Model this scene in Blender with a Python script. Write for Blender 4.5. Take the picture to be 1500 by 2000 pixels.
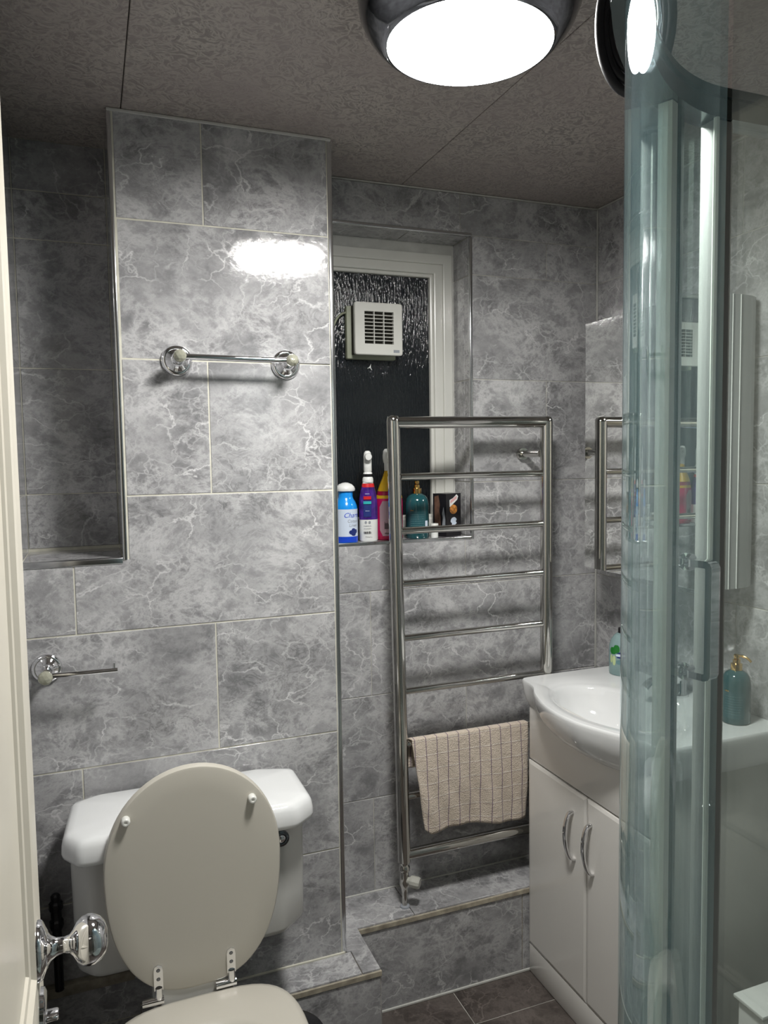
import bpy, bmesh, math, random
from mathutils import Vector, Matrix
from math import sin, cos, pi, radians

# ------------------------------------------------------------------ clear
for o in list(bpy.data.objects):
    bpy.data.objects.remove(o, do_unlink=True)
scene = bpy.context.scene
COL = scene.collection
random.seed(7)

# ------------------------------------------------------------------ camera
F, YAW, PIT, ROL = 1491.9, 0.36621, 0.07180, -0.01485
CAM = Vector((-0.5606, -1.7763, 1.5116))
fw = Vector((sin(YAW)*cos(PIT), cos(YAW)*cos(PIT), -sin(PIT)))
rt = Vector((cos(YAW), -sin(YAW), 0)); up = rt.cross(fw)
r_ = rt*cos(ROL) + up*sin(ROL); u_ = -rt*sin(ROL) + up*cos(ROL)
cd = bpy.data.cameras.new('camera'); cam = bpy.data.objects.new('camera', cd); COL.objects.link(cam)
cd.sensor_fit = 'VERTICAL'; cd.sensor_height = 36.0; cd.lens = F*36.0/2000.0
cd.clip_start = 0.02; cd.clip_end = 50
M = Matrix((r_, u_, -fw)).transposed().to_4x4(); M.translation = CAM
cam.matrix_world = M
scene.camera = cam

# ------------------------------------------------------------------ world (night outside) and exposure
w = bpy.data.worlds.new('night'); scene.world = w; w.use_nodes = True
w.node_tree.nodes['Background'].inputs[0].default_value = (0.012, 0.018, 0.026, 1)
w.node_tree.nodes['Background'].inputs[1].default_value = 1.0
vs = scene.view_settings
vs.view_transform = 'Standard'; vs.look = 'None'; vs.gamma = 1.0; vs.use_curve_mapping = False
vs.exposure = 2.4
LAMP = 30.0          # emission strength of the ceiling lamp's diffuser
FILL = 0.12           # watts of an added, unseen fill light behind the open doorway

hl = bpy.data.lights.new('fill_light', 'AREA'); hl.energy = FILL; hl.size = 0.5; hl.color = (1, 0.95, 0.86)
ho = bpy.data.objects.new('fill_light', hl); COL.objects.link(ho)
ho.location = (-0.35, -2.7, 2.2); ho['label'] = 'added unseen fill light behind the doorway'; ho['category'] = 'light'

# ------------------------------------------------------------------ materials
def new_mat(name):
    m = bpy.data.materials.new(name); m.use_nodes = True
    return m, m.node_tree, m.node_tree.nodes['Principled BSDF']

def pmat(name, col, rough=0.4, metal=0.0, spec=0.5, coat=0.0, noise=0.0, nscale=20, bump=0.0, bscale=60, trans=0.0, ior=1.5, sheen=0.0):
    m, nt, b = new_mat(name)
    b.inputs['Base Color'].default_value = (*col, 1)
    b.inputs['Roughness'].default_value = rough
    b.inputs['Metallic'].default_value = metal
    b.inputs['Specular IOR Level'].default_value = spec
    b.inputs['Coat Weight'].default_value = coat
    b.inputs['Transmission Weight'].default_value = trans
    b.inputs['IOR'].default_value = ior
    b.inputs['Sheen Weight'].default_value = sheen
    tc = nt.nodes.new('ShaderNodeTexCoord')
    if noise:
        n = nt.nodes.new('ShaderNodeTexNoise'); n.inputs['Scale'].default_value = nscale; n.inputs['Detail'].default_value = 5
        nt.links.new(tc.outputs['Object'], n.inputs['Vector'])
        r = nt.nodes.new('ShaderNodeValToRGB')
        r.color_ramp.elements[0].position = .3; r.color_ramp.elements[1].position = .7
        r.color_ramp.elements[0].color = (*[c*(1-noise) for c in col], 1)
        r.color_ramp.elements[1].color = (*[min(1, c*(1+noise)) for c in col], 1)
        nt.links.new(n.outputs[0], r.inputs[0]); nt.links.new(r.outputs[0], b.inputs['Base Color'])
    if bump:
        n = nt.nodes.new('ShaderNodeTexNoise'); n.inputs['Scale'].default_value = bscale; n.inputs['Detail'].default_value = 4
        nt.links.new(tc.outputs['Object'], n.inputs['Vector'])
        bp = nt.nodes.new('ShaderNodeBump'); bp.inputs['Strength'].default_value = bump; bp.inputs['Distance'].default_value = .002
        nt.links.new(n.outputs[0], bp.inputs['Height']); nt.links.new(bp.outputs[0], b.inputs['Normal'])
    return m

def math_node(nt, op, a=None, b=None, va=0.0, vb=0.0, clamp=False):
    n = nt.nodes.new('ShaderNodeMath'); n.operation = op; n.use_clamp = clamp
    n.inputs[0].default_value = va; n.inputs[1].default_value = vb
    if a is not None: nt.links.new(a, n.inputs[0])
    if b is not None: nt.links.new(b, n.inputs[1])
    return n.outputs[0]

def mixrgb(nt, fac, a, b, mode='MIX'):
    n = nt.nodes.new('ShaderNodeMix'); n.data_type = 'RGBA'; n.blend_type = mode
    for k, v in ((0, fac), (6, a), (7, b)):
        if hasattr(v, 'links') or hasattr(v, 'is_output'): nt.links.new(v, n.inputs[k])
        else: n.inputs[k].default_value = v
    return n.outputs[2]

def marble(name, dark, light, vein, rough=0.06, bumpk=0.11):
    m, nt, b = new_mat(name)
    tc = nt.nodes.new('ShaderNodeTexCoord'); oi = nt.nodes.new('ShaderNodeObjectInfo')
    cmb = nt.nodes.new('ShaderNodeCombineXYZ')
    r1 = math_node(nt, 'MULTIPLY', oi.outputs['Random'], vb=37.0)
    r2 = math_node(nt, 'MULTIPLY', oi.outputs['Random'], vb=91.0)
    nt.links.new(r1, cmb.inputs[0]); nt.links.new(r2, cmb.inputs[2])
    add = nt.nodes.new('ShaderNodeVectorMath'); add.operation = 'ADD'
    nt.links.new(tc.outputs['Object'], add.inputs[0]); nt.links.new(cmb.outputs[0], add.inputs[1])
    mp = nt.nodes.new('ShaderNodeMapping'); mp.inputs['Rotation'].default_value = (0.3, 0.75, 0.4); mp.inputs['Scale'].default_value = (1.0, 1.0, 1.25)
    nt.links.new(add.outputs[0], mp.inputs[0]); V = mp.outputs[0]
    def noise(sc, det, ro, di):
        n = nt.nodes.new('ShaderNodeTexNoise'); n.inputs['Scale'].default_value = sc; n.inputs['Detail'].default_value = det
        n.inputs['Roughness'].default_value = ro; n.inputs['Distortion'].default_value = di
        nt.links.new(V, n.inputs['Vector']); return n.outputs[0]
    def ridge(n, k, pw):
        a = math_node(nt, 'SUBTRACT', n, vb=.5); a = math_node(nt, 'ABSOLUTE', a)
        a = math_node(nt, 'MULTIPLY', a, vb=k); a = math_node(nt, 'SUBTRACT', None, a, va=1.0, clamp=True)
        return math_node(nt, 'POWER', a, vb=pw)
    base = noise(9.0, 10, .70, .05)
    rp = nt.nodes.new('ShaderNodeValToRGB'); rp.color_ramp.elements[0].position = .32; rp.color_ramp.elements[1].position = .68
    rp.color_ramp.elements[0].color = (*dark, 1); rp.color_ramp.elements[1].color = (*light, 1)
    nt.links.new(base, rp.inputs[0])
    # warped crack network plus soft wisps
    wn = nt.nodes.new('ShaderNodeTexNoise'); wn.inputs['Scale'].default_value = 7; wn.inputs['Detail'].default_value = 5; wn.inputs['Roughness'].default_value = .6
    nt.links.new(V, wn.inputs['Vector'])
    ws = nt.nodes.new('ShaderNodeVectorMath'); ws.operation = 'SCALE'; ws.inputs['Scale'].default_value = .16
    nt.links.new(wn.outputs['Color'], ws.inputs[0])
    wa = nt.nodes.new('ShaderNodeVectorMath'); wa.operation = 'ADD'; nt.links.new(V, wa.inputs[0]); nt.links.new(ws.outputs[0], wa.inputs[1])
    def cracks(sc, k, pw):
        vo = nt.nodes.new('ShaderNodeTexVoronoi'); vo.feature = 'DISTANCE_TO_EDGE'; vo.inputs['Scale'].default_value = sc
        nt.links.new(wa.outputs[0], vo.inputs['Vector'])
        q = math_node(nt, 'MULTIPLY', vo.outputs['Distance'], vb=k); q = math_node(nt, 'SUBTRACT', None, q, va=1.0, clamp=True)
        return math_node(nt, 'POWER', q, vb=pw)
    def mask(sc, mul, off):
        q = math_node(nt, 'MULTIPLY_ADD', noise(sc, 3, .5, .3), vb=mul); q.node.inputs[2].default_value = off; q.node.use_clamp = True; return q
    v1 = math_node(nt, 'MULTIPLY', cracks(4.6, 34, 1.6), mask(6.0, 4.0, -1.7)); v1 = math_node(nt, 'MULTIPLY', v1, vb=.8)
    v2 = math_node(nt, 'MULTIPLY', cracks(9.5, 22, 1.7), mask(7.3, 4.2, -1.75))
    v2 = math_node(nt, 'MULTIPLY', v2, vb=.85)
    v3 = math_node(nt, 'MULTIPLY', ridge(noise(8.0, 9, .72, .25), 9, 1.7), mask(5.1, 3.6, -1.1))
    v3 = math_node(nt, 'MULTIPLY', v3, vb=.5)
    v4 = math_node(nt, 'MULTIPLY', cracks(21, 9, 1.8), mask(8.3, 4.4, -1.9)); v4 = math_node(nt, 'MULTIPLY', v4, vb=.5)
    v = math_node(nt, 'MAXIMUM', v1, v2); v = math_node(nt, 'MAXIMUM', v, v4); v = math_node(nt, 'MAXIMUM', v, v3)
    gr = noise(70, 4, .7, .8); gr = math_node(nt, 'MULTIPLY_ADD', gr, vb=5.0); gr.node.inputs[2].default_value = -2.7; gr.node.use_clamp = True
    gr = math_node(nt, 'MULTIPLY', gr, mask(9.0, 4.0, -1.8)); gr = math_node(nt, 'MULTIPLY', gr, vb=.65)
    v = math_node(nt, 'MAXIMUM', v, gr)
    dk = math_node(nt, 'MULTIPLY', ridge(noise(17, 6, .65, 1.8), 10, 2.0), mask(5.7, 4.0, -1.7))
    dk = math_node(nt, 'MULTIPLY', dk, vb=.6)
    c = mixrgb(nt, dk, rp.outputs[0], (dark[0]*.45, dark[1]*.45, dark[2]*.45, 1))
    c = mixrgb(nt, v, c, (*vein, 1))
    nt.links.new(c, b.inputs['Base Color'])
    b.inputs['Roughness'].default_value = rough; b.inputs['Specular IOR Level'].default_value = .55
    fine = noise(60, 6, .75, 1.2)
    bp = nt.nodes.new('ShaderNodeBump'); bp.inputs['Strength'].default_value = bumpk; bp.inputs['Distance'].default_value = .001
    nt.links.new(fine, bp.inputs['Height']); nt.links.new(bp.outputs[0], b.inputs['Normal'])
    return m

M_TILE = marble('marble_tile', (.185, .185, .192), (.375, .373, .38), (.72, .715, .72))
M_FLOOR = marble('floor_stone', (.040, .033, .029), (.095, .080, .072), (.20, .17, .155), rough=.28, bumpk=.5)
M_GROUT = pmat('grout_cream', (.60, .585, .50), .8, noise=.12, nscale=30)
M_GROUT_G = pmat('grout_grey', (.46, .45, .41), .85, noise=.25, nscale=14)
M_SEAL = pmat('sealant_white', (.52, .52, .49), .5, noise=.12, nscale=25)
M_WOOD = pmat('ledge_edge', (.33, .295, .23), .7, noise=.35, nscale=40)
M_CHROME = pmat('chrome', (.80, .80, .81), .05, 1.0)
M_TRIM = pmat('trim_chrome', (.66, .67, .68), .16, 1.0)
M_NICKEL = pmat('radiator_chrome', (.60, .59, .56), .07, 1.0)
M_DARKCH = pmat('dark_chrome', (.17, .175, .19), .10, 1.0)
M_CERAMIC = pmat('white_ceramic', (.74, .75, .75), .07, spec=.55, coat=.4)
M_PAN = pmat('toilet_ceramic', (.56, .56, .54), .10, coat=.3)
M_SEAT = pmat('seat_cream', (.50, .475, .415), .32)
M_GLOSSW = pmat('vanity_gloss', (.70, .685, .65), .16, coat=.25)
M_VSIDE = pmat('vanity_side_shaded', (.42, .42, .40), .45)  # shade on the cabinet sides is put into this darker grey
M_PAINT = pmat('door_paint', (.66, .62, .53), .34, noise=.04, nscale=6, bump=.15, bscale=30)
M_UPVC = pmat('upvc_white', (.64, .64, .60), .25, noise=.04, nscale=8)
M_PLASTICW = pmat('white_plastic', (.70, .70, .66), .3)
M_BLACK = pmat('black_plastic', (.012, .012, .014), .22)
M_GAPSHADE = pmat('gap_shade_black', (.015, .015, .015), .5)  # black used for the shade under the slim bin's top
M_DARKHOLE = pmat('dark_inside', (.03, .028, .02), .8, noise=.6, nscale=160)
M_MIRROR = pmat('mirror_silver', (.90, .91, .90), .01, 1.0)
M_CABGREY = pmat('cabinet_grey', (.33, .34, .34), .35)
M_GOLD = pmat('gold_pump', (.70, .47, .17), .15, 1.0)
M_TRAY = pmat('tray_white', (.7, .7, .68), .25)
M_HALL = pmat('hall_paint', (.30, .28, .25), .8)
M_BLUE = pmat('spray_blue', (.01, .28, .80), .2)
M_BLUE2 = pmat('spray_deep_blue', (.01, .06, .55), .25)
M_LABELB = pmat('label_pale_blue', (.60, .68, .80), .35)
M_WHITEB = pmat('bottle_white', (.75, .76, .74), .25)
M_PURPLE = pmat('sleeve_purple', (.045, .012, .16), .15, noise=.5, nscale=50)
M_RED = pmat('print_red', (.55, .015, .02), .3)
M_TEALP = pmat('print_teal', (.03, .38, .40), .3)
M_NAVY = pmat('print_navy', (.015, .03, .16), .35)
M_YELLOW = pmat('bottle_yellow', (.66, .40, .01), .25)
M_PINK = pmat('bottle_pink', (.50, .008, .10), .22)
M_PINK2 = pmat('bottle_dark_pink', (.33, .006, .045), .22)
M_LABELP = pmat('label_dusty_pink', (.40, .26, .30), .4)
M_INK = pmat('print_black', (.01, .01, .012), .4)
M_GREYP = pmat('print_grey', (.28, .30, .33), .4)
M_BOX = pmat('box_black', (.012, .011, .014), .3)
M_BROWN = pmat('print_brown', (.13, .07, .05), .4, noise=.3, nscale=90)
M_ORANGE = pmat('print_caramel', (.62, .25, .05), .4, noise=.5, nscale=140)
M_CRYSTAL = pmat('crystal_knob', (.62, .62, .50), .03, trans=.6, ior=1.5)
M_CABLE = pmat('cable_grey_green', (.30, .32, .24), .5)
M_GREENP = pmat('print_green', (.01, .16, .02), .35)
M_PALEG = pmat('print_pale_green', (.45, .55, .28), .4)
M_TEXTT = pmat('print_pale_teal', (.11, .22, .24), .4)

def clearplastic(name, col, mixt, rough=.06):
    m, nt, b = new_mat(name)
    b.inputs['Base Color'].default_value = (*col, 1); b.inputs['Roughness'].default_value = rough
    tr = nt.nodes.new('ShaderNodeBsdfTransparent'); tr.inputs[0].default_value = (*[min(1, .35+c*1.6) for c in col], 1)
    mx = nt.nodes.new('ShaderNodeMixShader'); mx.inputs[0].default_value = mixt
    out = nt.nodes['Material Output']
    nt.links.new(b.outputs[0], mx.inputs[1]); nt.links.new(tr.outputs[0], mx.inputs[2]); nt.links.new(mx.outputs[0], out.inputs[0])
    return m
M_TEALSOAP = clearplastic('teal_soap', (.015, .078, .09), .06)
M_GREENSOAP = clearplastic('green_soap', (.30, .42, .42), .35)

def shower_glass(name, tint, haze, refl=1.0, col=(.50, .57, .56)):
    m, nt, b = new_mat(name); nt.nodes.remove(b)
    out = nt.nodes['Material Output']
    tr = nt.nodes.new('ShaderNodeBsdfTransparent'); tr.inputs[0].default_value = (*tint, 1)
    gl = nt.nodes.new('ShaderNodeBsdfGlossy'); gl.inputs['Roughness'].default_value = .015; gl.inputs[0].default_value = (.92, .98, 1, 1)
    df = nt.nodes.new('ShaderNodeBsdfDiffuse'); df.inputs[0].default_value = (*col, 1)
    lw = nt.nodes.new('ShaderNodeLayerWeight'); lw.inputs[0].default_value = .5
    fp = math_node(nt, 'POWER', lw.outputs['Facing'], vb=5.0)
    fr_ = math_node(nt, 'MULTIPLY_ADD', fp, vb=.94*refl); fr_.node.inputs[2].default_value = .035*refl
    tc = nt.nodes.new('ShaderNodeTexCoord'); mp = nt.nodes.new('ShaderNodeMapping'); mp.inputs['Scale'].default_value = (1, 1, .25)
    n = nt.nodes.new('ShaderNodeTexNoise'); n.inputs['Scale'].default_value = 22; n.inputs['Detail'].default_value = 6
    nt.links.new(tc.outputs['Object'], mp.inputs[0]); nt.links.new(mp.outputs[0], n.inputs['Vector'])
    h = math_node(nt, 'MULTIPLY', n.outputs[0], vb=haze*2)
    m1 = nt.nodes.new('ShaderNodeMixShader'); nt.links.new(h, m1.inputs[0]); nt.links.new(tr.outputs[0], m1.inputs[1]); nt.links.new(df.outputs[0], m1.inputs[2])
    m2 = nt.nodes.new('ShaderNodeMixShader'); nt.links.new(fr_, m2.inputs[0]); nt.links.new(m1.outputs[0], m2.inputs[1]); nt.links.new(gl.outputs[0], m2.inputs[2])
    nt.links.new(m2.outputs[0], out.inputs[0])
    return m
M_GLASS = shower_glass('shower_glass', (.945, .968, .958), .04)
M_GLASSN = shower_glass('shower_glass_curved', (.93, .97, .96), .105, col=(.42, .64, .76))  # wet-glass haze, with the blue lamp scatter put into its colour
M_RAIL = pmat('rail_chrome_shaded', (.14, .17, .17), .18, 1.0)  # chrome darkened in colour for the unlit ceiling it reflects
M_ALU = pmat('satin_aluminium', (.33, .335, .32), .55, .1)
M_GLASSEDGE = pmat('glass_edge_green', (.012, .075, .062), .08)
M_STRIP = pmat('seal_strip_clear', (.84, .88, .80), .35)

def rain_glass():
    m, nt, b = new_mat('patterned_glass')
    b.inputs['Base Color'].default_value = (.012, .017, .022, 1); b.inputs['Roughness'].default_value = .08
    b.inputs['Specular IOR Level'].default_value = .8; b.inputs['Transmission Weight'].default_value = .6
    tc = nt.nodes.new('ShaderNodeTexCoord'); mp = nt.nodes.new('ShaderNodeMapping'); mp.inputs['Scale'].default_value = (1, 1, .16)
    n = nt.nodes.new('ShaderNodeTexNoise'); n.inputs['Scale'].default_value = 240; n.inputs['Detail'].default_value = 3
    nt.links.new(tc.outputs['Object'], mp.inputs[0]); nt.links.new(mp.outputs[0], n.inputs['Vector'])
    bp = nt.nodes.new('ShaderNodeBump'); bp.inputs['Strength'].default_value = .9; bp.inputs['Distance'].default_value = .004
    nt.links.new(n.outputs[0], bp.inputs['Height']); nt.links.new(bp.outputs[0], b.inputs['Normal'])
    return m
M_PANE = rain_glass()

def ceiling_mat():
    m, nt, b = new_mat('ceiling_board')
    tc = nt.nodes.new('ShaderNodeTexCoord')
    n = nt.nodes.new('ShaderNodeTexNoise'); n.inputs['Scale'].default_value = 34; n.inputs['Detail'].default_value = 7; n.inputs['Distortion'].default_value = 2.2
    nt.links.new(tc.outputs['Object'], n.inputs['Vector'])
    a = math_node(nt, 'SUBTRACT', n.outputs[0], vb=.5); a = math_node(nt, 'ABSOLUTE', a); a = math_node(nt, 'MULTIPLY', a, vb=9.0, clamp=True)
    n2 = nt.nodes.new('ShaderNodeTexNoise'); n2.inputs['Scale'].default_value = 3.5; nt.links.new(tc.outputs['Object'], n2.inputs['Vector'])
    c1 = mixrgb(nt, a, (.48, .44, .40, 1), (.24, .215, .20, 1))
    r2 = math_node(nt, 'MULTIPLY_ADD', n2.outputs[0], vb=2.0); r2.node.inputs[2].default_value = -.6; r2.node.use_clamp = True
    c2 = mixrgb(nt, r2, c1, (.33, .285, .27, 1))
    nt.links.new(c2, b.inputs['Base Color']); b.inputs['Roughness'].default_value = .42
    bp = nt.nodes.new('ShaderNodeBump'); bp.inputs['Strength'].default_value = .9; bp.inputs['Distance'].default_value = .004
    nt.links.new(n.outputs[0], bp.inputs['Height']); nt.links.new(bp.outputs[0], b.inputs['Normal'])
    return m
M_CEIL = ceiling_mat()

def towel_mat():
    m, nt, b = new_mat('checked_terry')
    uv = nt.nodes.new('ShaderNodeUVMap'); sp = nt.nodes.new('ShaderNodeSeparateXYZ'); nt.links.new(uv.outputs[0], sp.inputs[0])
    def line(s, period, wdt, off=0.0):
        a = math_node(nt, 'ADD', s, vb=off); a = math_node(nt, 'DIVIDE', a, vb=period); a = math_node(nt, 'FRACT', a)
        a = math_node(nt, 'SUBTRACT', a, vb=.5); a = math_node(nt, 'ABSOLUTE', a)
        return math_node(nt, 'LESS_THAN', a, vb=wdt/period/2)
    tc = nt.nodes.new('ShaderNodeTexCoord')
    n = nt.nodes.new('ShaderNodeTexNoise'); n.inputs['Scale'].default_value = 12; n.inputs['Detail'].default_value = 8; n.inputs['Roughness'].default_value = .7
    nt.links.new(tc.outputs['Object'], n.inputs['Vector'])
    c = mixrgb(nt, n.outputs[0], (.50, .41, .33, 1), (.72, .63, .53, 1))
    lx = line(sp.outputs[0], .0335, .0028); ly = line(sp.outputs[1], .042, .003); ly2 = line(sp.outputs[1], .042, .002, .003)
    f1 = math_node(nt, 'MULTIPLY', ly, vb=.65); c = mixrgb(nt, f1, c, (.78, .72, .64, 1))
    f2 = math_node(nt, 'MULTIPLY', ly2, vb=.5); c = mixrgb(nt, f2, c, (.25, .17, .16, 1))
    f3 = math_node(nt, 'MULTIPLY', lx, vb=.8); c = mixrgb(nt, f3, c, (.17, .115, .17, 1))
    nt.links.new(c, b.inputs['Base Color']); b.inputs['Roughness'].default_value = .95; b.inputs['Sheen Weight'].default_value = .3
    n3 = nt.nodes.new('ShaderNodeTexNoise'); n3.inputs['Scale'].default_value = 330; nt.links.new(tc.outputs['Object'], n3.inputs['Vector'])
    n4 = nt.nodes.new('ShaderNodeTexNoise'); n4.inputs['Scale'].default_value = 45; n4.inputs['Detail'].default_value = 5; nt.links.new(tc.outputs['Object'], n4.inputs['Vector'])
    hsum = math_node(nt, 'ADD', n3.outputs[0], n4.outputs[0])
    bp = nt.nodes.new('ShaderNodeBump'); bp.inputs['Strength'].default_value = .8; bp.inputs['Distance'].default_value = .004
    nt.links.new(hsum, bp.inputs['Height']); nt.links.new(bp.outputs[0], b.inputs['Normal'])
    return m
M_TOWEL = towel_mat()

def emis(name, col, s):
    m, nt, b = new_mat(name)
    b.inputs['Base Color'].default_value = (.8, .8, .8, 1)
    b.inputs['Emission Color'].default_value = (*col, 1); b.inputs['Emission Strength'].default_value = s
    return m
M_LAMP = emis('lamp_diffuser', (1.0, .985, .95), LAMP)

# ------------------------------------------------------------------ helpers
ORG = {}
def org(parent): return ORG.get(parent.name, Vector((0, 0, 0))) if parent else Vector((0, 0, 0))

def mk(name, verts, faces, mat, parent=None, smooth=False, origin=None, auto=True):
    me = bpy.data.meshes.new(name)
    o0 = org(parent) if parent else (Vector(origin) if origin else Vector((0, 0, 0)))
    me.from_pydata([tuple(Vector(v)-o0) for v in verts], [], faces)
    bm = bmesh.new(); bm.from_mesh(me); bmesh.ops.recalc_face_normals(bm, faces=bm.faces); bm.to_mesh(me); bm.free()
    me.materials.append(mat)
    ob = bpy.data.objects.new(name, me); COL.objects.link(ob)
    if parent: ob.parent = parent
    else: ob.location = o0
    ORG[ob.name] = o0
    if smooth:
        for p in me.polygons: p.use_smooth = True
        if auto:
            try: me.set_sharp_from_angle(angle=radians(40))
            except Exception: pass
    return ob

def from_bm(name, bm, mat, parent=None, smooth=False, origin=None):
    bm.verts.ensure_lookup_table()
    for i, v in enumerate(bm.verts): v.index = i
    vs_ = [v.co.copy() for v in bm.verts]; fs = [[v.index for v in f.verts] for f in bm.faces]
    bm.free()
    return mk(name, vs_, fs, mat, parent, smooth, origin)

def empty(name, loc):
    e = bpy.data.objects.new(name, None); e.empty_display_size = .05; COL.objects.link(e); e.location = loc
    ORG[e.name] = Vector(loc); return e

def tag(o, label=None, cat=None, group=None, kind=None):
    if label: o['label'] = label
    if cat: o['category'] = cat
    if group: o['group'] = group
    if kind: o['kind'] = kind
    return o

def rotz(v, c, a):
    x, y = v[0]-c[0], v[1]-c[1]
    return (c[0]+x*cos(a)-y*sin(a), c[1]+x*sin(a)+y*cos(a), v[2])

def box(name, x0, x1, y0, y1, z0, z1, mat, parent=None, bev=0.0, seg=2, rot=0.0, origin=None, smooth=None):
    bm = bmesh.new()
    bmesh.ops.create_cube(bm, size=1)
    for v in bm.verts:
        v.co = Vector(((x0+x1)/2+v.co.x*(x1-x0), (y0+y1)/2+v.co.y*(y1-y0), (z0+z1)/2+v.co.z*(z1-z0)))
    if bev: bmesh.ops.bevel(bm, geom=bm.edges[:], offset=bev, segments=seg, profile=.5, affect='EDGES')
    if rot:
        c = ((x0+x1)/2, (y0+y1)/2)
        for v in bm.verts: v.co = Vector(rotz(v.co, c, rot))
    return from_bm(name, bm, mat, parent, smooth=bool(bev) if smooth is None else smooth, origin=origin)

def frame_axes(axis):
    a = Vector(axis).normalized()
    h = Vector((0, 0, 1)) if abs(a.z) < .9 else Vector((1, 0, 0))
    x = h.cross(a).normalized() if abs(a.z) < .9 else Vector((1, 0, 0))
    y = a.cross(x).normalized()
    return x, y, a

def lathe(name, prof, c, mat, parent=None, seg=32, axis=(0, 0, 1), sx=1.0, sy=1.0, origin=None, cap=True, smooth=True, xdir=None):
    x, y, a = frame_axes(axis)
    if xdir is not None:
        x = Vector(xdir).normalized(); y = a.cross(x)
    c = Vector(c); vs_, fs = [], []
    for (r, h) in prof:
        for i in range(seg):
            t = 2*pi*i/seg
            vs_.append(c + a*h + x*(r*cos(t)*sx) + y*(r*sin(t)*sy))
    n = len(prof)
    for j in range(n-1):
        for i in range(seg):
            k = (i+1) % seg
            fs.append((j*seg+i, j*seg+k, (j+1)*seg+k, (j+1)*seg+i))
    if cap:
        if prof[0][0] > 1e-5: fs.append(tuple(range(seg))[::-1])
        if prof[-1][0] > 1e-5: fs.append(tuple((n-1)*seg+i for i in range(seg)))
    return mk(name, vs_, fs, mat, parent, smooth, origin)

def sweep(path, rad, seg=12, sect=None):
    """verts and faces of a round (or given section) tube along path"""
    P = [Vector(p) for p in path]; vs_, fs = [], []
    d0 = (P[1]-P[0]).normalized(); x, y, _ = frame_axes(d0)
    n = len(P); rads = rad if isinstance(rad, (list, tuple)) else [rad]*n
    for i, p in enumerate(P):
        if i == 0: d = (P[1]-P[0]).normalized()
        elif i == n-1: d = (P[-1]-P[-2]).normalized()
        else: d = ((P[i+1]-P[i]).normalized()+(P[i]-P[i-1]).normalized()).normalized()
        x = (x - d*x.dot(d)).normalized(); y = d.cross(x)
        for k in range(seg):
            t = 2*pi*k/seg
            if sect: a, b = sect[k]; vs_.append(p + x*a + y*b)
            else: vs_.append(p + x*(rads[i]*cos(t)) + y*(rads[i]*sin(t)))
    for i in range(n-1):
        for k in range(seg):
            l = (k+1) % seg
            fs.append((i*seg+k, i*seg+l, (i+1)*seg+l, (i+1)*seg+k))
    fs.append(tuple(range(seg))[::-1]); fs.append(tuple((n-1)*seg+k for k in range(seg)))
    return vs_, fs

def tube(name, path, rad, mat, parent=None, seg=12, origin=None, sect=None):
    v, f = sweep(path, rad, len(sect) if sect else seg, sect)
    return mk(name, v, f, mat, parent, True, origin)

def bez(p0, p1, p2, p3, n):
    out = []
    for i in range(n+1):
        t = i/n; a = (1-t)**3; b = 3*(1-t)**2*t; c = 3*(1-t)*t*t; d = t**3
        out.append(tuple(a*p0[k]+b*p1[k]+c*p2[k]+d*p3[k] for k in range(len(p0))))
    return out

def smoothpath(pts, n=6):
    """Catmull-Rom through points"""
    P = [Vector(p) for p in pts]; out = []
    for i in range(len(P)-1):
        a = P[max(i-1, 0)]; b = P[i]; c = P[i+1]; d = P[min(i+2, len(P)-1)]
        for k in range(n):
            t = k/n
            out.append(.5*((2*b)+(-a+c)*t+(2*a-5*b+4*c-d)*t*t+(-a+3*b-3*c+d)*t**3))
    out.append(P[-1]); return out

def prism(name, poly, z0, z1, mat, parent=None, bev=0.0, smooth=False, origin=None, seg=2):
    bm = bmesh.new()
    vv = [bm.verts.new((p[0], p[1], z0)) for p in poly]
    f = bm.faces.new(vv); r = bmesh.ops.extrude_face_region(bm, geom=[f])
    for v in [g for g in r['geom'] if isinstance(g, bmesh.types.BMVert)]: v.co.z = z1
    bmesh.ops.recalc_face_normals(bm, faces=bm.faces)
    if bev: bmesh.ops.bevel(bm, geom=bm.edges[:], offset=bev, segments=seg, profile=.5, affect='EDGES')
    return from_bm(name, bm, mat, parent, smooth, origin)

# --- tiles -----------------------------------------------------------------
def cell_polys(rect, holes):
    """rectilinear polygons of rect minus holes"""
    u0, u1, v0, v1 = rect
    us = sorted({u0, u1} | {min(max(h[k], u0), u1) for h in holes for k in (0, 1)})
    vs_ = sorted({v0, v1} | {min(max(h[k], v0), v1) for h in holes for k in (2, 3)})
    edges = {}
    for i in range(len(us)-1):
        for j in range(len(vs_)-1):
            cu, cv = (us[i]+us[i+1])/2, (vs_[j]+vs_[j+1])/2
            if us[i+1]-us[i] < 1e-5 or vs_[j+1]-vs_[j] < 1e-5: continue
            if any(h[0] < cu < h[1] and h[2] < cv < h[3] for h in holes): continue
            c = [(us[i], vs_[j]), (us[i+1], vs_[j]), (us[i+1], vs_[j+1]), (us[i], vs_[j+1])]
            for k in range(4):
                e = (c[k], c[(k+1) % 4])
                if (e[1], e[0]) in edges: del edges[(e[1], e[0])]
                else: edges[e] = 1
    nxt = {}
    for a, b in edges: nxt.setdefault(a, []).append(b)
    polys = []
    while nxt:
        s = next(iter(nxt)); cur = s; P = []
        while True:
            P.append(cur); l = nxt[cur]; b = l.pop()
            if not l: del nxt[cur]
            cur = b
            if cur == s: break
        Q = []
        for i, p in enumerate(P):
            a, c = P[i-1], P[(i+1) % len(P)]
            if (a[0] == p[0] == c[0]) or (a[1] == p[1] == c[1]): continue
            Q.append(p)
        polys.append(Q)
    return polys

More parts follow.
